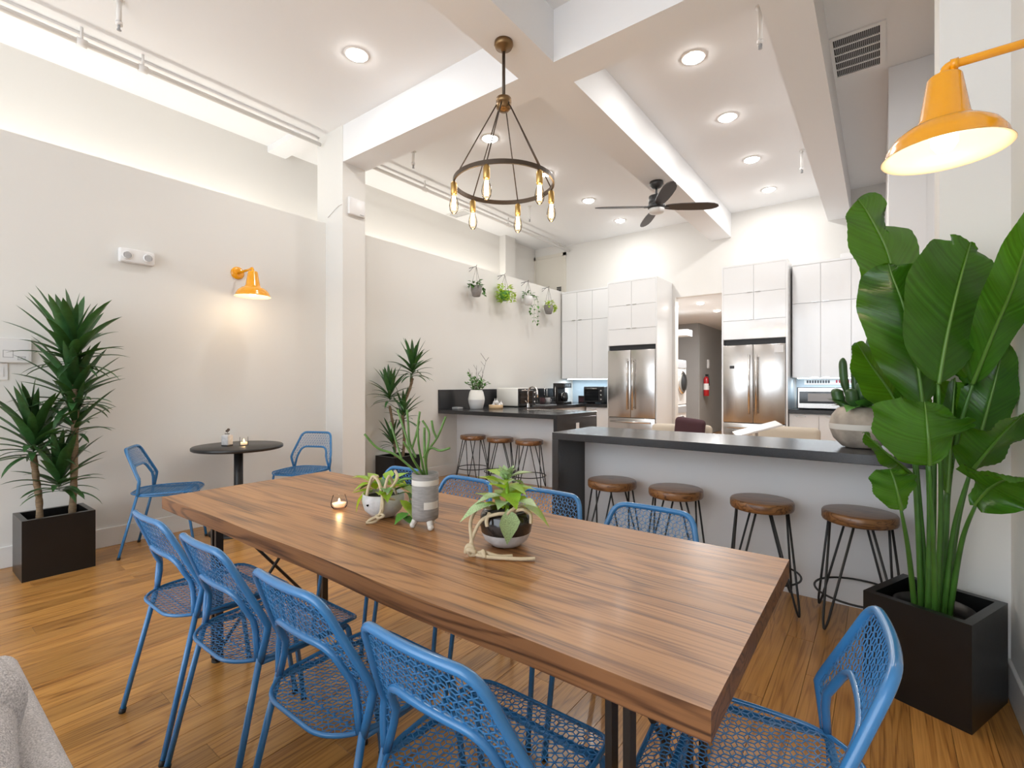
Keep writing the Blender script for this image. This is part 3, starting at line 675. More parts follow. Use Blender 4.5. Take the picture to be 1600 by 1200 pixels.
for i, (a, b_, z) in enumerate([(-.05, 0, .04), (.0, -.045, .04), (.05, .01, .04), (0, .045, .04), (-.02, .0, .085), (.03, -.02, .088), (.05, .05, .06)]):
    g = thing('garlic_bulb', 'white garlic bulb in the round wooden tray', 'garlic', (-4.28 + a, 5.27 + b_, ZCt + z - .018), rng.random() * 3, 'bulbs in the wooden tray')
    MB().lathe([(.001, -.008), (.022, 0), (.029, .018), (.020, .036), (.007, .046), (.005, .060)], 14, capb=False).obj('bulb', 'ceramicwhite', g); MB().tube([(0, 0, .055), (.006, 0, .075)], .004, 5).obj('stem', 'ceramiccream', g)
tag(MB().box(-4.66, -4.54, 4.78, 4.88, ZCt, ZCt + .03, bev=.006).obj('soap_dish', 'plasticgrey'), 'small grey dish left of the white vase', 'dish')

# hanging plants on the wall
leafm = []
for v in range(3):
    vs = []; fs = []; nseg = 5
    wd = [.0, .72, 1.0, .75, .35, 0]
    for i in range(nseg + 1):
        s_ = i / nseg; zz = -.12 * s_ * s_ * (1 + v * .8)
        vs += [(-.33 * wd[i], s_, zz + .10 * wd[i]), (0, s_, zz), (.33 * wd[i], s_, zz + .10 * wd[i])]
    for i in range(nseg):
        o = i * 3; fs += [(o, o + 1, o + 4, o + 3), (o + 1, o + 2, o + 5, o + 4)]
    leafm.append(MB().add(vs, fs, True))
def leafmeshes(m): return [b.mesh('leaf', m) for b in leafm]
LM = {m: leafmeshes(m) for m in ('leaflime', 'leafgreen', 'leafvar', 'succulent')}
def put_leaf(p, direction, size, m, parent, roll=0.0, rng=random):
    d = Vector(direction).normalized(); up = Vector((0, 0, 1)); sx = d.cross(up)
    if sx.length < 1e-3: sx = Vector((1, 0, 0))
    sx.normalize(); nz = sx.cross(d)
    R = Matrix((sx, d, nz)).transposed().to_4x4()
    return link('leaf', LM[m][rng.randrange(3)], parent, mtx=Matrix.Translation(p) @ R @ Matrix.Rotation(roll, 4, 'Y') @ Matrix.Scale(size, 4))
def hang(y, z, potm, seed, kind, label):
    t = thing('hanging_plant', label, 'hanging plant', (XL, y, z), 0, 'plants hung along the left kitchen wall'); rng = random.Random(seed)
    hz = 2.925 - z
    MB().tube([(0, 0, hz), (.14, 0, hz + .01), (.15, 0, hz + .03)], .004, 6).tube([(.0, 0, hz - .05), (.08, 0, hz)], .003, 6).obj('wall_hook', 'blackmetal', t)
    pot = MB().lathe([(.045, -.09), (.055, -.085), (.080, .0), (.078, .06), (.070, .06), (.066, .03), (.001, .03)], 20, (.14, 0, 0), capt=False).obj('pot', potm, t)
    for a in (0, 2.1, 4.2): MB().tube([(.14 + .075 * math.cos(a), .075 * math.sin(a), .055), (.14, 0, hz + .005)], .0022, 5).obj('cord', 'twig', t)
    m = 'leaflime' if kind in (1, 3) else 'leafgreen'
    for i in range({0: 34, 1: 130, 2: 30, 3: 40}[kind]):
        a = rng.uniform(0, 6.28); r = rng.uniform(.01, .085 if kind != 1 else .12); zz = rng.uniform(.03, .13) if kind != 1 else rng.uniform(-.12, .15)
        if kind == 1: r = .10 * (1 - ((zz - .01) / .17) ** 2) ** .5 + .01
        d = (math.cos(a), math.sin(a), rng.uniform(-.6, .9))
        put_leaf(Vector((.14 + r * math.cos(a) * .8, r * math.sin(a), zz)), d, rng.uniform(.045, .075), m, t, rng=rng)
    trail = {0: [(.0, .16, -.04), (-.02, -.12, .05)], 1: [(.05, .18, -.06)], 2: [(.0, .06, -.20), (.02, .14, -.32), (.02, .26, -.36)], 3: [(.02, .17, .02), (.05, .12, -.02)]}[kind]
    for tr in trail:
        p0 = Vector((.14, 0, .06)); p1 = Vector((.16 + tr[0], tr[1] * .8, .05)); p2 = Vector((.14 + tr[0], tr[1], tr[2]))
        pts = spline([p0, p1, p2], 6); st = MB().tube(pts, .002, 5).obj('vine', 'midrib', t)
        for p in pts[3:]:
            for q in range(2): put_leaf(p, (rng.uniform(-1, 1), rng.uniform(-1, 1), rng.uniform(-.8, .3)), rng.uniform(.04, .065), m if kind != 2 else 'leafgreen', st, rng=rng)
hang(5.22, 2.59, 'concretedark', 11, 0, 'hanging plant in dark pot, nearest the column')
hang(5.88, 2.62, 'leafgreen', 12, 1, 'round bushy lime-green hanging plant, second from the column')
hang(6.50, 2.63, 'ceramicwhite', 13, 2, 'hanging plant in white pot with a long trailing vine')
hang(7.12, 2.56, 'concretedark', 14, 3, 'hanging plant in dark pot nearest the wall cabinets')

# ---- island
t = thing('kitchen_island', 'long dark stone island counter with white front and four stools', 'kitchen island')
MB().box(-1.868, .36, 2.935, 3.54, ZCt - TH, ZCt, bev=.002).obj('worktop', 'counter', t)
MB().box(-1.868, -1.815, 2.935, 3.54, 0, ZCt - TH, bev=.002).obj('waterfall_end', 'counter', t)
MB().box(-1.814, .36, 3.32, 3.52, 0, ZCt - TH - .001).obj('front_panel', 'panel', t)
# ---- stools
def make_stool():
    t = thing('bar_stool', 'x', 'stool')
    seat = MB().lathe([(.150, .535), (.162, .540), (.166, .550), (.166, .580), (.161, .588), (.150, .590)], 40).obj('seat', 'stoolwood', t)
    for i in range(4):
        a = PI / 4 + i * PI / 2; ft = Vector((.235 * math.cos(a), .235 * math.sin(a), .006))
        pts = []
        for s_ in (-1, 1):
            b_ = a + s_ * .50; pts.append(Vector((.135 * math.cos(b_), .135 * math.sin(b_), .536)))
        tn = Vector((-math.sin(a), math.cos(a), 0)); tp = Vector((ft.x * .96, ft.y * .96, .05))
        MB().tube(fillet([pts[0], tp - tn * .013, ft, tp + tn * .013, pts[1]], .018), .0058, 8).obj('leg', 'blackmetal', t)
    MB().tube([(.197 * math.cos(2 * PI * i / 40), .197 * math.sin(2 * PI * i / 40), .17) for i in range(40)], .0055, 8, closed=True).obj('foot_ring', 'blackmetal', t)
    MB().cyl((0, 0, .530), .13, .006, 24).obj('mount_plate', 'blackmetal', t)
    return t
stool = make_stool()
spots = [(-1.476, 3.09, 'wooden bar stool at the waterfall end of the island', 'i', .1), (-1.037, 3.09, 'second wooden bar stool from the island waterfall end', 'i', .5), (-.543, 3.09, 'third wooden bar stool along the island, right of the dining chair', 'i', .25), (-.086, 3.09, 'wooden bar stool beside the big black planter', 'i', .15),
         (-4.20, 4.70, 'leftmost wooden stool at the peninsula', 'p', .2), (-3.75, 4.70, 'middle one of three wooden stools at the peninsula', 'p', .75), (-3.31, 4.70, 'rightmost wooden stool at the peninsula, by its dark end', 'p', .4)]
for i, (x, y, lab, g_, rz) in enumerate(spots):
    o = stool if i == 0 else copy_tree(stool)
    o.location = (x, y, 0); o.rotation_euler = (0, 0, rz); tag(o, lab, 'stool', 'stools at the island' if g_ == 'i' else 'stools at the peninsula')

# ---- round vase with succulent on island
t = thing('round_planter', 'round stoneware pot with cream band and thick green stems on the island', 'potted plant', (-.085, 3.25, ZCt))
pr = [(.060, 0), (.085, .006), (.125, .05), (.142, .10)]
MB().lathe(pr, 36, capt=False).obj('lower_body', 'stoneware', t)
MB().lathe([(.142, .10), (.1435, .115), (.1425, .130)], 36, capb=False, capt=False).obj('cream_band', 'ceramiccream', t)
MB().lathe([(.1425, .130), (.132, .175), (.105, .212), (.082, .222), (.076, .222), (.074, .20), (.001, .19)], 36, capb=False, capt=False).obj('upper_body', 'stoneware', t)
rng = random.Random(9)
for (dx, dy, h, r) in ((-.062, -.02, .30, .020), (-.02, .02, .27, .019), (.01, -.02, .17, .034), (-.085, .01, .13, .030), (.06, .01, .32, .018), (-.03, -.04, .13, .030), (.03, .05, .42, .017), (-.01, .05, .36, .016)):
    MB().tube(spline([(dx * .5, dy * .5, .19), (dx * 1.1, dy * 1.1, .19 + h * .5), (dx * 1.25, dy * 1.2, .19 + h * .85), (dx * 1.25, dy * 1.2, .19 + h)], 5), [r * .7] * 5 + [r] * 6 + [r * .95, r * .85, r * .65, r * .45, r * .1], 10).obj('stem', 'succulent', t)
for i in range(20):
    a = rng.uniform(0, 6.28); put_leaf(Vector((.05 * math.cos(a), .05 * math.sin(a), .22)), (math.cos(a), math.sin(a), rng.uniform(.0, .9)), rng.uniform(.08, .13), 'leafgreen', t, rng=rng)

# ---- lounge seating behind the island
def armchair(loc, rz, label, arm):
    t = thing('armchair', label, 'armchair', loc, rz)
    MB().box(-.33, .33, -.30, .32, .14, .30, bev=.02, seg=2).obj('base', 'beige', t); MB().box(-.28, .28, -.20, .30, .30, .44, bev=.04, seg=3).obj('seat_cushion', 'beige', t)
    MB().box(-.33, .33, -.36, -.22, .16, .785, bev=.05, seg=4).obj('backrest', 'beige', t)
    for sx in (-1, 1):
        MB().box(sx * .33 - .05, sx * .33 + .05, -.3, .32, .30, .60, bev=.03, seg=3).obj('arm', 'beige', t)
        for y in (-.28, .28): MB().tube([(sx * .28, y, .15), (sx * .30, y, 0)], .018, 8).obj('leg', 'blackmetal', t)
    return t
armchair((-1.78, 5.35, 0), PI + .15, 'beige upholstered armchair behind the island, under the burgundy cushion', 0)
armchair((-.86, 5.75, 0), PI - .12, 'beige upholstered armchair behind the island, right of the burgundy cushion', 0)
cu = MB().box(-.16, .16, -.05, .05, -.13, .13, bev=.045, seg=4).obj('throw_cushion', 'burgundy'); cu.location = (-1.68, 5.47, .745); cu.rotation_euler = (.2, .12, .15)
tag(cu, 'burgundy cushion on the beige armchair behind the island', 'cushion')
t = thing('reading_stand', 'white tilted board on a stand behind the island', 'book stand', (-.93, 5.05, 0))
MB().cyl((0, 0, 0), .16, .015, 28).obj('base', 'plasticwhite', t); MB().tube([(0, 0, .01), (0, 0, .80)], .014, 10).obj('post', 'plasticwhite', t)
b = MB().box(-.20, .20, -.13, .13, -.009, .009, bev=.003).obj('board', 'plasticwhite', t); b.location = (0, 0, .825); b.rotation_euler = (.06, -.30, .35)

# ---- hallway things
for i, (z, lab) in enumerate(((.0, 'white front-loading washer at the bottom of the hallway stack'), (.86, 'white dryer stacked on top of the hallway washer'))):
    t = thing('washing_machine' if i == 0 else 'dryer', lab, 'washer' if i == 0 else 'dryer', (-3.03, 9.35, z))
    MB().box(-.62, 0, -.30, .30, .0, .85, bev=.01).obj('body', 'plasticwhite', t)
    d = MB().lathe([(.22, .0), (.22, .03), (.19, .05)], 28, (0, 0, .42), axis='x').obj('door', 'steelbright', t)
    MB().lathe([(.17, .045), (.12, .075), (.001, .085)], 28, (0, 0, .42), axis='x', capb=False, capt=False).obj('porthole', 'glassdark', d)
    MB().box(0, .012, -.27, .27, .70, .82).obj('control_panel', 'plasticgrey', t)
t = thing('fire_extinguisher', 'red fire extinguisher on the grey hallway wall', 'fire extinguisher', (-3.35, 12.2, .96))
MB().lathe([(.055, 0), (.065, .01), (.065, .40), (.045, .45), (.02, .47)], 22).obj('cylinder', 'red', t)
MB().box(-.02, .05, -.012, .012, .47, .53).obj('valve', 'blackmetal', t); MB().tube([(0, -.01, .50), (.06, -.02, .48), (.075, -.02, .25)], .010, 8).obj('hose', 'blackmetal', t)
MB().lathe([(.0655, .15), (.0655, .30)], 22, capb=False, capt=False).obj('label_sleeve', 'paper', t)
t = thing('wall_chime', 'small white box high on the grey hallway wall', 'wall box', (-3.43, 12.6, 1.75)); MB().box(0, .04, -.06, .06, -.11, .11, bev=.01).obj('case', 'plasticwhite', t); MB().box(.04, .043, -.03, .03, -.06, .02).obj('grille', 'paper', t)

# ================================================================== PLANTS IN PLANTERS
def planter(t, hx, hy, h, rz=0, taper=1.0, rim=.03):
    b = MB(); v = []
    tb = taper
    for (s_, z) in ((tb, 0), (1, h)):
        v += [(-hx * s_, -hy * s_, z), (hx * s_, -hy * s_, z), (hx * s_, hy * s_, z), (-hx * s_, hy * s_, z)]
    v += [(-hx + rim, -hy + rim, h), (hx - rim, -hy + rim, h), (hx - rim, hy - rim, h), (-hx + rim, hy - rim, h)]
    v += [(-hx + rim, -hy + rim, h - .12), (hx - rim, -hy + rim, h - .12), (hx - rim, hy - rim, h - .12), (-hx + rim, hy - rim, h - .12)]
    f = [(3, 2, 1, 0)]
    for o in (0, 4, 8):
        for k in range(4): f.append((o + k, o + (k + 1) % 4, o + 4 + (k + 1) % 4, o + 4 + k))
    b.add(v, f); p = b.obj('planter_box', 'planter', t)
    MB().box(-hx + rim, hx - rim, -hy + rim, hy - rim, h - .13, h - .10).obj('soil', 'soil', t)
    return p
# dracaena leaf variants (unit length along +Y)
def strapleaf(droop, wid):
    vs = []; fs = []; n = 9
    ang = math.radians(10); p = Vector((0, 0, 0)); d = 0
    for i in range(n + 1):
        s_ = i / n; w_ = wid * (min(1, .35 + 2.2 * s_)) * (1 - s_ ** 3.2) ** .8 if i < n else .0006
        vs += [(-w_, p.y, p.z + w_ * .35), (0, p.y, p.z), (w_, p.y, p.z + w_ * .35)]
        a = -droop * s_ ** 1.5; p = p + Vector((0, math.cos(a), math.sin(a))) / n
    for i in range(n):
        o = i * 3; fs += [(o, o + 1, o + 4, o + 3), (o + 1, o + 2, o + 5, o + 4)]
    return MB().add(vs, fs, True).mesh('leaf', 'leafdrac')
DL = [strapleaf(.15, .075), strapleaf(.45, .080), strapleaf(.8, .078), strapleaf(1.1, .072)]
WX = -.225
def drac_head(t, c, n, L, rng, spread=1.0, up=None):
    for i in range(n):
        f = i / (n - 1); az = i * 2.39996 + rng.uniform(-.25, .25)
        el = math.radians(84 - 88 * f * spread + rng.uniform(-8, 8)); l = L * rng.uniform(.82, 1.1) * (.72 + .28 * math.sin(PI * min(1, f + .25)))
        k = min(3, max(0, int(f * 3.2 + rng.uniform(-.4, .6))))
        if c[0] - math.sin(az) * math.cos(el) * l < WX: az = -az if rng.random() < .6 else az; l = min(l, max(.08, (c[0] - WX) / max(.05, math.sin(az) * math.cos(el)))) if math.sin(az) > 0 else l
        R = Matrix.Rotation(az, 4, 'Z') @ Matrix.Rotation(el, 4, 'X')
        link('leaf', DL[k], t, mtx=Matrix.Translation(Vector(c) + Vector((0, 0, -.13 * L / .4 * f))) @ R @ Matrix.Scale(l, 4))
def dracaena(name, loc, label, hx, hy, h, canes, heads, seed, rz=0):
    t = thing(name, label, 'potted plant', loc, rz); rng = random.Random(seed); planter(t, hx, hy, h)
    for pts, r in canes:
        P = spline(pts, 8); MB().tube(P, [r * (1 + .10 * math.sin(i * 1.9)) for i in range(len(P))], 10).obj('cane', 'trunk', t)
    for c, n, L in heads: drac_head(t, c, n, L, rng)
    return t
dracaena('potted_dracaena', (-4.455, .745, 0), 'tall two-cane dracaena in a black box planter at the left wall', .165, .18, .386,
         [([(.03, .08, .28), (.04, .09, .55), (.02, .10, .9), (.03, .10, 1.20), (.0, .09, 1.36)], .020), ([(.04, -.08, .28), (.03, -.08, .48), (.0, -.09, .62), (-.02, -.10, .78)], .018)],
         [((.0, .09, 1.50), 46, .43), ((.0, .10, 1.22), 44, .42), ((-.02, -.10, .90), 44, .41), ((.02, .02, .64), 40, .37), ((.02, .10, 1.0), 26, .33)], 21)
dracaena('potted_dracaena', (-4.50, 3.72, 0), 'dracaena in a black box planter behind the column', .17, .19, .42,
         [([(.02, .04, .3), (.03, .07, .6), (.02, .06, .95), (.05, .14, 1.20), (.06, .17, 1.32)], .017), ([(.03, -.06, .3), (.02, -.08, .7), (.0, -.12, 1.0)], .015)],
         [((.06, .17, 1.46), 40, .36), ((.0, -.12, 1.16), 36, .36), ((.02, .06, .92), 26, .34), ((.02, -.10, .62), 22, .30)], 22)

# ---- bird of paradise
BX = Vector((.172, 2.595, 0))
t = thing('bird_of_paradise', 'large broad-leaved plant in a glossy black planter by the right wall', 'potted plant', BX[:], math.radians(-23))
planter(t, .172, .178, .39)
MB().lathe([(.125, .30), (.130, .355), (.124, .355), (.12, .31)], 32, capb=False, capt=False).obj('inner_pot', 'blacktop', t)
INV = (Matrix.Translation(BX) @ Matrix.Rotation(math.radians(-23), 4, 'Z')).inverted()
def paddle(mid, hw, nrm, fold=.25, wave=.012, cuts=(), seed=0, lscale=1.0, rscale=1.0, petiole=None, pr=.0085, shape=.42, sub=16):
    """mid: midrib points base->tip (world), hw: max half width, nrm: blade normal"""
    rng = random.Random(seed); P = spline(mid, sub); n = len(P) - 1; NV = 7
    nrm = Vector(nrm).normalized(); vs = []; fs = []
    for i, p in enumerate(P):
        s_ = i / n; tg = (P[min(i + 1, n)] - P[max(i - 1, 0)]).normalized()
        sd = tg.cross(nrm).normalized(); nn = sd.cross(tg).normalized()
        if s_ < shape: w_ = math.sin(PI / 2 * (s_ / shape)) ** .62
        else: w_ = max(0, math.cos(PI / 2 * ((s_ - shape) / (1 - shape)))) ** .72
        w_ = max(w_, .012) * hw
        for k in range(-NV, NV + 1):
            q = k / NV; a = abs(q); ww = w_ * (lscale if q < 0 else rscale)
            for (ct, cs, cw, cdp) in cuts:
                if (q < 0) == (cs < 0):
                    dd = abs(s_ - ct - .10 * a)
                    if dd < cw: ww *= 1 - cdp * (1 - dd / cw) * a
            z = -fold * a * ww + wave * a * math.sin(s_ * 21 + q * 2 + seed) + .0016 * math.sin(s_ * 150 - a * 14) * min(1, a * 3)
            vs.append(INV @ (p + sd * q * ww + nn * z + tg * a * a * w_ * .18))
    m = 2 * NV + 1
    for i in range(n):
        for k in range(m - 1): fs.append((i * m + k, i * m + k + 1, (i + 1) * m + k + 1, (i + 1) * m + k))
    lf = MB().add(vs, fs, True).obj('leaf', 'leafbird', t)
    uv = lf.data.uv_layers.new(name='UVMap'); vi = [0] * len(lf.data.loops); lf.data.loops.foreach_get('vertex_index', vi); fl = []
    for q in vi: fl += [(q % m) / (m - 1), (q // m) / n]
    uv.data.foreach_set('uv', fl)
    MB().tube([INV @ (p + nrm * .002) for p in P], [.0075 * (1 - .8 * i / n) for i in range(n + 1)], 8).obj('midrib', 'midrib', lf)
    if petiole:
        Q = spline([INV @ Vector(x) for x in petiole] + [INV @ P[0]], 7)
        MB().tube(Q, [pr * (1.35 - .75 * i / (len(Q) - 1)) for i in range(len(Q))], 10).obj('petiole', 'stembird', lf)
CV = -FW
def pts(*a): return [at(x, y, d) for (x, y, d) in a]
SIDE = RT
# base points of stalks in the pot
def ft(px, d=1.97): 
    p = at(px, 955, d); p.z = .28; return p
paddle(pts((1412, 575, 2.0), (1402, 480, 2.0), (1388, 400, 2.0), (1358, 338, 2.02), (1340, 312, 2.02)), .150, CV + RT * .2, .15, .010, cuts=((.56, 1, .085, 1.0),), seed=1, petiole=[ft(1440, 1.98), at(1432, 760, 1.98)], lscale=.95, rscale=1.3)
paddle(pts((1442, 635, 1.90), (1432, 560, 1.90), (1412, 480, 1.90), (1394, 432, 1.92), (1388, 412, 1.93)), .150, CV - RT * .35, .22, .014, cuts=((.78, 1, .08, .8),), seed=2, petiole=[ft(1450, 1.94), at(1452, 780, 1.92)], lscale=.95, rscale=.85)
paddle(pts((1466, 600, 1.82), (1478, 530, 1.81), (1495, 455, 1.81), (1510, 400, 1.82), (1516, 378, 1.83)), .178, CV + Vector((0, 0, -.15)), .10, .008, cuts=((.76, 1, .06, .85), (.72, -1, .05, .5)), seed=3, petiole=[ft(1462, 1.93), at(1470, 800, 1.88)], lscale=1.02, rscale=.90)
paddle(pts((1520, 600, 1.86), (1552, 520, 1.76), (1580, 455, 1.66), (1604, 380, 1.56), (1622, 312, 1.48)), .072, CV - RT * .75, .12, .010, seed=4, petiole=[ft(1470, 1.96), at(1482, 760, 1.94), at(1502, 660, 1.89)])
paddle(pts((1452, 727, 1.72), (1450, 690, 1.70), (1447, 655, 1.71), (1444, 628, 1.74)), .185, CV + Vector((0, 0, .3)), .06, .014, cuts=((.7, -1, .10, .3), (.55, 1, .06, .2)), seed=5, petiole=[ft(1462, 1.90), at(1458, 850, 1.80)], shape=.5)
paddle(pts((1408, 797, 1.80), (1402, 770, 1.79), (1396, 748, 1.80), (1390, 733, 1.82)), .088, CV + Vector((0, 0, .2)), .05, .008, seed=6, petiole=[ft(1432, 1.94), at(1420, 865, 1.87)], shape=.5)
paddle(pts((1428, 745, 1.98), (1405, 725, 1.97), (1375, 700, 1.97), (1350, 676, 1.98)), .085, CV * .5 + Vector((0, 0, .9)), .2, .008, seed=7, petiole=[ft(1440, 2.0), at(1434, 830, 2.0)])
paddle(pts((1515, 740, 1.80), (1540, 708, 1.74), (1572, 672, 1.66), (1606, 640, 1.56)), .095, CV - RT * .1 + Vector((0, 0, .35)), .25, .012, seed=8, petiole=[ft(1472, 1.93), at(1490, 830, 1.87)])
paddle(pts((1524, 790, 1.76), (1548, 762, 1.68), (1578, 748, 1.58), (1612, 748, 1.50)), .105, CV * .6 + Vector((0, 0, .6)), .2, .014, seed=9, petiole=[ft(1480, 1.93), at(1502, 850, 1.85)])
paddle(pts((1490, 700, 1.96), (1510, 645, 1.93), (1534, 600, 1.89), (1556, 565, 1.86)), .120, CV - RT * .2, .2, .012, cuts=((.5, -1, .06, .8),), seed=10, petiole=[ft(1468, 1.98), at(1476, 800, 1.98)])
paddle(pts((1418, 660, 2.04), (1392, 615, 2.06), (1360, 570, 2.08), (1338, 535, 2.08)), .095, CV + RT * .2, .2, .008, seed=11, petiole=[ft(1446, 2.0), at(1436, 780, 2.02)])
paddle(pts((1462, 560, 1.97), (1464, 500, 1.98), (1466, 430, 1.98), (1470, 382, 1.98)), .085, CV, .25, .008, seed=12, petiole=[ft(1456, 1.99), at(1460, 720, 1.99)])
paddle(pts((1430, 690, 1.97), (1436, 650, 1.97), (1444, 600, 1.97), (1450, 560, 1.97)), .10, CV + RT * .3, .35, .01, seed=15, petiole=[ft(1452, 1.98), at(1440, 820, 1.98)])
paddle(pts((1480, 770, 1.91), (1484, 710, 1.91), (1488, 640, 1.91), (1492, 590, 1.91)), .035, CV, .5, .004, seed=13, petiole=[ft(1466, 1.95), at(1474, 860, 1.93)], pr=.016)
paddle(pts((1525, 705, 1.89), (1540, 650, 1.87), (1556, 590, 1.84), (1568, 530, 1.82)), .085, CV - RT * .5, .3, .01, seed=14, petiole=[ft(1476, 1.97), at(1496, 820, 1.93)])

# ================================================================== DINING TABLE
TZ = .74; TX0, TX1, TY0, TY1 = -2.585, -.21, .790, 1.610
t = thing('dining_table', 'long thick walnut slab dining table on dark metal legs', 'dining table', (0, 0, 0))
def edge_wave(x): return .004 * math.sin(x * 3.1 + .6) + .003 * math.sin(x * 8.3)
nb = 7; n = 40
for b in range(nb):
    ya = TY0 + (TY1 - TY0) * b / nb; yb = TY0 + (TY1 - TY0) * (b + 1) / nb; vs = []; fs = []
    for i in range(n + 1):
        x = TX0 + (TX1 - TX0) * i / n
        y0_ = ya + (edge_wave(x) * (math.sin(PI * i / n) ** .5) if b == 0 else 0.0)
        g_ = .0003
        vs += [(x, y0_ + g_, TZ - .052), (x, yb - g_, TZ - .052), (x, yb - g_, TZ), (x, y0_ + g_, TZ)]
    for i in range(n):
        o = i * 4
        for k in range(4): fs.append((o + k, o + (k + 1) % 4, o + 4 + (k + 1) % 4, o + 4 + k))
    fs += [(0, 1, 2, 3), (n * 4 + 3, n * 4 + 2, n * 4 + 1, n * 4)]
    mb = MB().add(vs, fs)
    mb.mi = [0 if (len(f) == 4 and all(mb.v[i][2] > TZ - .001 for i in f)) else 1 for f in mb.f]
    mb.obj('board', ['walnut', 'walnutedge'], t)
for ex, sx in ((TX0 + .20, 1), (TX1 - .22, -1)):
    for y in (TY0 + .15, TY1 - .15):
        l = MB().box(ex - .028, ex - .012, y - .016, y + .016, .012, TZ - .06, bev=.001).box(ex + .012, ex + .028, y - .016, y + .016, .012, TZ - .06, bev=.001).box(ex - .028, ex + .028, y - .016, y + .016, .012, .028).obj('leg', 'brownmetal', t)
        MB().cyl((ex, y, 0), .022, .014, 16).obj('leveling_foot', 'rubber', l)
    MB().box(ex - .03, ex + .03, TY0 + .10, TY1 - .10, TZ - .060, TZ - .053).obj('top_plate', 'brownmetal', t)
    for q, (ya, yb) in enumerate(((TY0 + .16, TY1 - .16), (TY1 - .16, TY0 + .16))): MB().tube([(ex + (q * 2 - 1) * .007, ya, TZ - .07), (ex + (q * 2 - 1) * .007, yb, .05)], .0075, 8).obj('brace', 'brownmetal', t)

# ================================================================== CHAIRS
def prof_y(z):
    P = [(.0, .0), (.44, .110), (.548, .125), (.78, .035), (.82, .02)]
    for i in range(len(P) - 1):
        if z <= P[i + 1][0]: f = (z - P[i][0]) / (P[i + 1][0] - P[i][0]); return P[i][1] + f * (P[i + 1][1] - P[i][1])
    return P[-1][1]
def bs(x, z): 
    k = min(1, max(0, (z - .44) / .15)); return Vector((x, prof_y(z) - .026 * k * (1 - (x / .215) ** 2), z))
def lattice(a, x0, x1, y0, y1):
    E = {}
    h = a * math.sqrt(3)
    key = lambda p: (round(p[0] * 20000), round(p[1] * 20000))
    j = 0; y = y0
    while y < y1 + a * 2:
        x = x0 + (h / 2 if j % 2 else 0)
        while x < x1 + h:
            V = [(x + a * math.sin(PI / 3 * k), y + a * math.cos(PI / 3 * k)) for k in range(6)]
            for k in range(6):
                p, q = V[k], V[(k + 1) % 6]; kk = tuple(sorted((key(p), key(q)))); E.setdefault(kk, (p, q))
            for k in (0, 2, 4):
                p, q = (x, y), V[k]; kk = tuple(sorted((key(p), key(q)))); E.setdefault(kk, (p, q))
            x += h
        y += a * 1.5; j += 1
    return list(E.values())
def strut_mesh(edges, inside, surf, w_, th):
    mb = MB()
    for p, q in edges:
        ip, iq = inside(*p), inside(*q)
        if not ip and not iq: continue
        if ip != iq:
            lo, hi = (p, q) if ip else (q, p)
            a, b = 0.0, 1.0
            for _ in range(8):
                m = (a + b) / 2; pt = (lo[0] + (hi[0] - lo[0]) * m, lo[1] + (hi[1] - lo[1]) * m)
                if inside(*pt): a = m
                else: b = m
            p, q = lo, (lo[0] + (hi[0] - lo[0]) * a, lo[1] + (hi[1] - lo[1]) * a)
        A, nA = surf(*p); B, nB = surf(*q); d = (B - A)
        if d.length < 1e-5: continue
        d.normalize(); s_ = d.cross(nA).normalized() * (w_ / 2); u = nA * (th / 2)
        mb.add([A + s_ + u, A - s_ + u, A - s_ - u, A + s_ - u, B + s_ + u, B - s_ + u, B - s_ - u, B + s_ - u], [(0, 1, 5, 4), (1, 2, 6, 5), (2, 3, 7, 6), (3, 0, 4, 7)])
    return mb
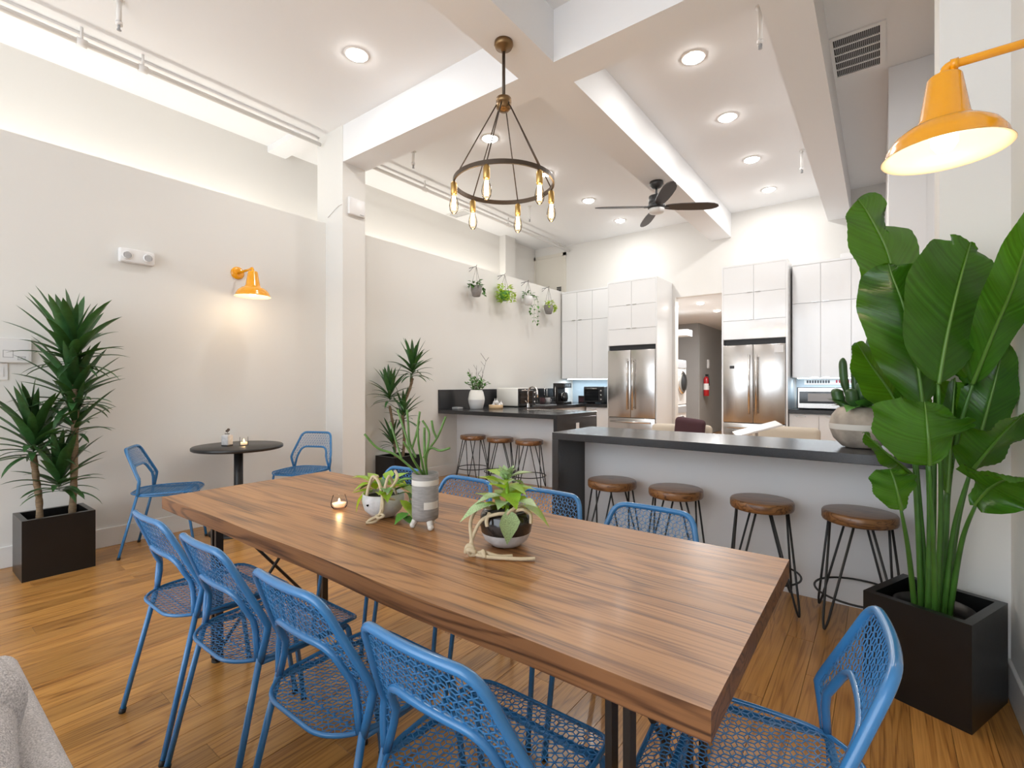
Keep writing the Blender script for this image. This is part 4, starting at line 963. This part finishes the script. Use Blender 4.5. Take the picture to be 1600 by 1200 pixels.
def make_chair():
    t = thing('mesh_chair', 'x', 'chair')
    top = [(-.190, .44), (-.214, .548), (-.150, .775), (.150, .775), (.214, .548), (.190, .44)]
    def dense(pl, closed=False, r=.045):
        out = []
        F_ = fillet([(x, 0, z) for x, z in pl], r, 6)
        for i in range(len(F_) - 1):
            m = max(1, int((F_[i + 1] - F_[i]).length / .03))
            for k in range(m): out.append(F_[i].lerp(F_[i + 1], k / m))
        out.append(F_[-1]); return [(p.x, p.z) for p in out]
    O = dense(top)
    MB().tube([bs(x, z) for x, z in O], .0105, 10).obj('back_frame', 'blue', t)
    arch = [(-.182, .448), (-.128, .640), (.128, .640), (.182, .448)]
    A = dense(arch, r=.05)
    MB().tube([bs(x, z) + Vector((0, -.004, 0)) for x, z in A], .0095, 10).obj('back_arch', 'blue', t)
    poly_o = O; poly_a = A
    ins = lambda x, z: inpoly(x, z, poly_o) and not inpoly(x, z, poly_a)
    def sf(x, z):
        p = bs(x, z); n_ = (bs(x + .002, z) - p).cross(bs(x, z + .002) - p).normalized(); return p, n_
    strut_mesh(lattice(.0152, -.24, .24, .43, .80), ins, sf, .0019, .0018).obj('back_mesh', 'bluemesh', t)
    # seat
    ol = [(-.190, .115), (-.198, .30), (-.188, .535)]; 
    so = fillet([Vector((-.190, .115, 0)), Vector((-.200, .28, 0)), Vector((-.188, .462, 0)), Vector((.188, .462, 0)), Vector((.200, .28, 0)), Vector((.190, .115, 0)), Vector((.12, .042, 0)), Vector((-.12, .042, 0))], .07, 6, closed=True)
    SP = [(p.x, p.y) for p in so]
    def zs(x, y):
        z = .447 - .010 * (1 - (x / .2) ** 2) * max(0, 1 - ((y - .25) / .2) ** 2) + .006 * y
        if y > .40: z -= 5.2 * (y - .40) ** 2
        return z
    def ss(x, y):
        p = Vector((x, y, zs(x, y))); n_ = (Vector((x + .002, y, zs(x + .002, y))) - p).cross(Vector((x, y + .002, zs(x, y + .002))) - p).normalized(); return p, n_
    strut_mesh(lattice(.0152, -.22, .22, .02, .49), lambda x, y: inpoly(x, y, SP), ss, .0020, .0018).obj('seat_mesh', 'bluemesh', t)
    MB().tube([ss(x, y)[0] for x, y in SP], .0058, 8, closed=True).obj('seat_rim', 'blue', t)
    fr = MB()
    for sx in (-1, 1):
        fr.tube([(sx * .19, .108, .440), (sx * .186, .20, .432), (sx * .182, .40, .430)], .008, 8)
    fr.tube([(-.185, .39, .428), (.185, .39, .428)], .009, 8)
    fr.obj('seat_frame', 'blue', t)
    for sx in (-1, 1):
        for pts_ in ([(sx * .190, .110, .455), (sx * .212, .003, .004)], fillet([(sx * .15, .39, .430), (sx * .187, .405, .428), (sx * .198, .465, .004)], .02)):
            l = MB().tube(pts_, .0095, 10).obj('leg', 'blue', t)
            e = Vector(pts_[-1]); d = (Vector(pts_[-2]) - e).normalized(); e.z = 0.0; MB().tube([e, e + d * .018], .0115, 10).obj('foot_cap', 'rubber', l)
    return t
chair = make_chair()
chairs = []
for x, lab in ((-2.085, 'blue mesh chair at the near side of the table, farthest left'), (-1.625, 'blue mesh chair on the near side, second from the left'), (-1.135, 'blue mesh chair on the near side, third from the left'), (-.675, 'blue mesh chair on the near side, closest to the camera')):
    chairs.append((x, .570, 0, lab, 'chairs around the dining table'))
for x, lab in ((-2.09, 'blue mesh chair behind the table, mostly hidden by the cylinder pot'), (-1.635, 'blue mesh chair behind the table, left of the black bowl plant'), (-1.155, 'blue mesh chair behind the table, in front of the island waterfall end'), (-.69, 'blue mesh chair behind the table, in front of the island stools')):
    chairs.append((x, 1.815, PI, lab, 'chairs around the dining table'))
chairs.append((.028, 1.155, PI / 2 + .10, 'blue mesh chair at the right end of the table beside the planter', 'chairs around the dining table'))
chairs.append((-4.49, 1.16, -math.radians(31), 'blue mesh chair left of the round bistro table', 'chairs at the bistro table'))
chairs.append((-4.42, 2.66, PI + math.radians(26), 'blue mesh chair right of the bistro table, by the column', 'chairs at the bistro table'))
for i, (x, y, rz, lab, g_) in enumerate(chairs):
    o = chair if i == 0 else copy_tree(chair)
    o.location = (x, y, 0); o.rotation_euler = (0, 0, rz); tag(o, lab, 'chair', g_)

# ---- bistro table
t = thing('bistro_table', 'small round black pedestal table against the left wall', 'table', (-4.345, 1.88, 0))
MB().lathe([(.335, .700), (.345, .706), (.345, .724), (.338, .730)], 56).obj('table_top', 'blacktop', t)
MB().tube([(0, 0, .02), (0, 0, .70)], .035, 20).obj('post', 'blackmetal', t)
MB().lathe([(.22, 0), (.22, .012), (.06, .03), (.04, .05)], 40).obj('base', 'blackmetal', t)
t = thing('bud_vase', 'small grey square jar with a dried sprig on the bistro table', 'vase', (-4.37, 1.80, .73), .5)
MB().box(-.032, .032, -.032, .032, .008, .095, bev=.008, seg=2).obj('jar', 'concrete', t); MB().box(-.03, .03, -.03, .03, 0, .010).obj('base', 'blackmetal', t); MB().cyl((0, 0, .094), .018, .012, 16).obj('neck', 'concretedark', t)
MB().tube([(0, 0, .09), (.004, .006, .13)], .002, 5).sphere((.006, .008, .135), .012, 8).sphere((-.006, .004, .125), .010, 8).sphere((.010, -.004, .126), .009, 8).obj('sprig', 'twig', t)
def candle(loc, r, h, label, rounded=False, glow=.25):
    t = thing('tealight_candle', label, 'candle', loc)
    if rounded: pr = [(r * .7, 0), (r * .95, h * .2), (r, h * .45), (r * .85, h * .8), (r * .74, h)]
    else: pr = [(r * .96, 0), (r, .004), (r, h)]
    MB().lathe(pr, 28, capt=False).obj('glass_holder', 'clearglass', t)
    MB().lathe([(r * .60 if rounded else r - .006, .008), (r * .84 if rounded else r - .006, h * .42), (.001, h * .42)], 24, capt=False).obj('wax', 'wax', t)
    MB().lathe([(.001, h * .44), (.0045, h * .52), (.001, h * .74)], 10, capb=False, capt=False).obj('flame', 'flame', t)
    point('candle_glow', (0, 0, h * .62), glow, (1, .62, .3), .008, t)
candle((-4.29, 1.90, .73), .032, .072, 'lit candle in clear glass on the bistro table')
candle((-1.765, 1.155, TZ), .033, .055, 'lit tealight in round glass on the dining table', True)

# ================================================================== POTS ON THE TABLE
def rope(t, P, r=.0055, name='rope'):
    Q = spline(P, 8); return MB().tube(Q, r, 8).obj(name, 'rope', t)
# grey bowl
t = thing('hanging_bowl_planter', 'speckled grey bowl with rope and pothos leaves on the dining table', 'potted plant', (-1.525, 1.19, TZ))
MB().lathe([(.02, .0), (.045, .006), (.070, .03), (.080, .065), (.079, .092), (.073, .092), (.073, .07), (.001, .07)], 36, capt=False).obj('bowl', 'concrete', t)
MB().lathe([(.001, .078), (.072, .078)], 24, capb=False, capt=False).obj('soil', 'soil', t)
toc = Vector((.604, -.797, 0)); rgt = Vector((.797, .604, 0)); UP = Vector((0, 0, 1))
def L3(a, b, c): return rgt * a + toc * b + UP * c
MB().lathe([(.0, 0), (.008, 0)], 12, tuple(L3(-.042, .0665, .062)), axis='y', capb=False, capt=True).obj('hole', 'ventdark', t)
rope(t, [L3(-.055, .03, .085), L3(-.03, .045, .16), L3(0, .06, .14), L3(.022, .088, .07), L3(.01, .085, .02), L3(-.01, .10, .006), L3(-.035, .11, .006)])
rope(t, [L3(.05, .0, .085), L3(.03, .03, .16), L3(.018, .08, .09), L3(.012, .092, .035), L3(-.02, .105, .016), L3(-.03, .10, .008)])
rope(t, [L3(.055, .05, .075), L3(.035, .08, .10), L3(.06, .03, .15), L3(.045, .0, .175)])
rope(t, [L3(-.05, .05, .08), L3(-.045, .03, .13), L3(-.02, .0, .155)])
rope(t, [L3(.012, .09, .035), L3(.028, .10, .028), L3(.008, .105, .022), L3(.0, .095, .03)], .005)
rng = random.Random(31)
for i in range(26):
    a = rng.uniform(-PI, PI); p = L3(.05 * math.cos(a), .05 * math.sin(a), rng.uniform(.09, .14)); put_leaf(p, L3(math.cos(a), math.sin(a), rng.uniform(-.5, .8)), rng.uniform(.06, .085), 'leaflime' if rng.random() < .65 else 'leafgreen', t, rng=rng)
for (a, b, c, d) in ((.10, .02, .03, 'leaflime'), (.115, .03, .0, 'leafgreen'), (.10, .07, -.02, 'leaflime'), (.12, -.02, .05, 'leafgreen'), (-.075, .02, .0, 'leaflime')):
    put_leaf(L3(a * .8, b, .10 + c), L3(a * 6, b * 3, -.5 if c < .04 else .2), .085, d, t, rng=rng)
st = MB().tube(spline([L3(.06, .02, .09), L3(.10, .04, .10), L3(.115, .05, .05), L3(.10, .07, .015)], 6), .002, 5).obj('vine', 'midrib', t)
for (p, dr_) in ((L3(.112, .05, .06), L3(1, .5, .2)), (L3(.108, .06, .03), L3(-.6, 1, -.2)), (L3(.10, .07, .02), L3(.8, 1, -.1)), (L3(.115, .045, .05), L3(.3, -1, .3))): put_leaf(p, dr_, .075, 'leafgreen', st, rng=rng)
# cylinder pot with pencil cactus
t = thing('cylinder_planter', 'grey cylinder pot on round feet with a pencil cactus', 'potted plant', (-1.285, 1.185, TZ))
MB().lathe([(.036, .030), (.045, .036), (.047, .05), (.047, .195), (.042, .195), (.041, .17), (.001, .17)], 36, capt=False).obj('pot', 'concretedark', t)
MB().lathe([(.0475, .155), (.0478, .157), (.0478, .172), (.0475, .174)], 36, capb=False, capt=False).obj('white_band', 'ceramiccream', t)
pb = MB(); vs = []
for i in range(9):
    a = math.radians(-53 + 4 + i * 9.0); vs += [(.0478 * math.cos(a), .0478 * math.sin(a), .075), (.0478 * math.cos(a), .0478 * math.sin(a), .100)]
pb.add(vs, [(2 * i, 2 * i + 2, 2 * i + 3, 2 * i + 1) for i in range(8)]).obj('white_patch', 'ceramiccream', t)
for k_ in range(3):
    a = math.radians(-53 + 35 + 120 * k_); MB().tube([(.030 * math.cos(a), .030 * math.sin(a), .040), (.044 * math.cos(a), .044 * math.sin(a), .010)], [.012, .010], 12).sphere((.044 * math.cos(a), .044 * math.sin(a), .0115), .0112, 12).obj('foot', 'ceramiccream', t)
MB().lathe([(.001, .178), (.042, .178)], 24, capb=False, capt=False).obj('soil', 'soil', t)
o3 = Vector((-1.285, 1.185, TZ))
def tip(px, py, d): return at(px, py, d) - o3
B0 = Vector((0, 0, .175))
stems = [([B0 + L3(-.01, 0, 0), tip(620, 712, 1.70), tip(590, 700, 1.69), tip(569.5, 678, 1.68)], .0040), ([B0, tip(644, 715, 1.69), tip(634, 680, 1.70), tip(621, 640, 1.72)], .0038), ([B0, tip(655, 700, 1.70), tip(653, 668, 1.69), tip(656, 643, 1.69)], .0038),
         ([B0 + L3(.008, 0, 0), tip(664, 715, 1.68), tip(663, 690, 1.68), tip(663, 668, 1.68)], .0044), ([tip(662, 715, 1.68), tip(668, 700, 1.67), tip(670, 675, 1.67), tip(660, 657, 1.67)], .0038), ([B0 + L3(.006, 0, 0), tip(667, 710, 1.72), tip(684, 682, 1.73), tip(696.5, 651, 1.74)], .0038),
         ([tip(682, 684, 1.73), tip(677, 672, 1.73), tip(674.5, 657, 1.73)], .004), ([tip(664, 708, 1.70), tip(674, 700, 1.69), tip(688, 704, 1.68), tip(703, 700, 1.67)], .004), ([tip(650, 715, 1.70), tip(640, 690, 1.71), tip(638, 665, 1.72), tip(636, 640, 1.72)], .004), ([B0 + L3(0, -.01, 0), tip(648, 722, 1.66), tip(640, 705, 1.65), tip(630, 690, 1.64)], .004), ([tip(644, 700, 1.70), tip(650, 680, 1.72), tip(655, 658, 1.73)], .0038), ([tip(628, 718, 1.69), tip(619, 690, 1.69), tip(610, 660, 1.70)], .0035)]
for P, r in stems: MB().tube(spline(P, 6), r, 8).obj('stem', 'cactus', t)
# black bowl
t = thing('hanging_bowl_planter', 'black and grey bowl with knotted rope and variegated plant on the dining table', 'potted plant', (-.945, 1.215, TZ))
MB().lathe([(.025, 0), (.046, .004), (.068, .022), (.079, .046)], 36, capt=False).obj('grey_base', 'concrete', t)
MB().lathe([(.079, .046), (.084, .072), (.081, .098), (.072, .113), (.066, .113), (.070, .09), (.001, .085)], 36, capb=False, capt=False).obj('black_body', 'ceramicblack', t)
MB().lathe([(.001, .098), (.068, .098)], 24, capb=False, capt=False).obj('soil', 'soil', t)
rope(t, [L3(.03, .06, .112), L3(-.02, .075, .118), L3(-.07, .07, .10), L3(-.095, .07, .06), L3(-.105, .09, .03), L3(-.10, .105, .012)])
rope(t, [L3(-.05, .02, .12), L3(-.085, .03, .125), L3(-.108, .05, .09), L3(-.104, .08, .045), L3(-.098, .10, .02)])
rope(t, [L3(.065, .03, .10), L3(.05, .05, .135), L3(.01, .08, .125), L3(-.012, .086, .10)])
rope(t, [L3(.02, .06, .12), L3(.05, .07, .13), L3(.074, .062, .115), L3(.076, .06, .085)])
rope(t, [L3(-.05, .065, .118), L3(-.058, .08, .10), L3(-.056, .083, .082)])
kb = [(-.118, .10, .010), (-.112, .108, .032), (-.098, .112, .030), (-.092, .108, .010), (-.104, .104, .006), (-.110, .112, .022), (-.094, .118, .020), (-.088, .112, .008)]
rope(t, [L3(*q) for q in kb], .007, 'rope_knot')
rope(t, [L3(-.09, .11, .012), L3(-.06, .118, .016), L3(-.02, .125, .008), L3(.02, .12, .007)])
rope(t, [L3(-.09, .115, .010), L3(-.055, .13, .008), L3(-.01, .14, .008), L3(.04, .145, .007), L3(.085, .142, .007)])
rope(t, [L3(-.068, .115, .006), L3(-.066, .124, .022), L3(-.060, .132, .006)], .0065)
rng = random.Random(41)
MB().tube(spline([L3(0, 0, .09), L3(.005, 0, .15), L3(.0, .01, .21)], 5), .006, 8).obj('stem', 'leaflime', t)
for i in range(22):
    a = i * 2.4; z = .11 + .11 * (i / 22); put_leaf(L3(.012 * math.cos(a), .012 * math.sin(a), z), L3(math.cos(a), math.sin(a), rng.uniform(-.1, .9)), rng.uniform(.07, .10), 'leaflime' if i % 3 else 'leafvar', t, rng=rng)
for i in range(9):
    a = i * .9; put_leaf(L3(.0, .0, .20), L3(.5 * math.cos(a), .5 * math.sin(a), 1.2), .06, 'leafvar', t, rng=rng)
put_leaf(L3(.005, .082, .135), L3(.12, .25, -1), .105, 'leafvar', t, roll=0, rng=rng)
put_leaf(L3(.05, .06, .14), L3(1, .3, -.35), .10, 'leaflime', t, rng=rng); put_leaf(L3(-.04, .05, .14), L3(-1, .4, -.1), .11, 'leafvar', t, rng=rng); put_leaf(L3(.03, .05, .15), L3(.8, .8, .1), .09, 'leafvar', t, rng=rng)

# ================================================================== SOFA
t = thing('sofa', 'light grey speckled fabric sofa at the bottom left corner', 'sofa', (-.985, -.25, 0))
MB().box(-.72, .45, -.45, .40, .12, .30, bev=.03, seg=3).obj('base', 'fabric', t)
MB().box(-.72, .45, .385, .465, .14, .60, bev=.035, seg=4).obj('backrest', 'fabriclight', t)
MB().box(-.72, -.56, -.45, .40, .14, .56, bev=.05, seg=4).obj('arm', 'fabriclight', t)
MB().box(-.55, .44, -.44, .29, .30, .44, bev=.05, seg=4).obj('seat_cushion', 'fabric', t)
for (x, y) in ((-.66, -.4), (-.66, .36), (.4, -.4), (.4, .36)): MB().tube([(x, y, .13), (x, y, 0)], .02, 8).obj('leg', 'blackmetal', t)
for i, (x, y, rz, lab) in enumerate(((-1.43, .06, .12, 'grey speckled pillow leaning in the sofa corner'), (-1.12, .045, -.10, 'front grey speckled pillow on the sofa'))):
    o = MB().box(-.22, .22, -.07, .07, -.2, .2, bev=.065, seg=5).obj('pillow', 'fabric'); o.location = (x, y, .54 - i * .04); o.rotation_euler = (-.22, i * .12, rz); tag(o, lab, 'pillow', 'sofa pillows')
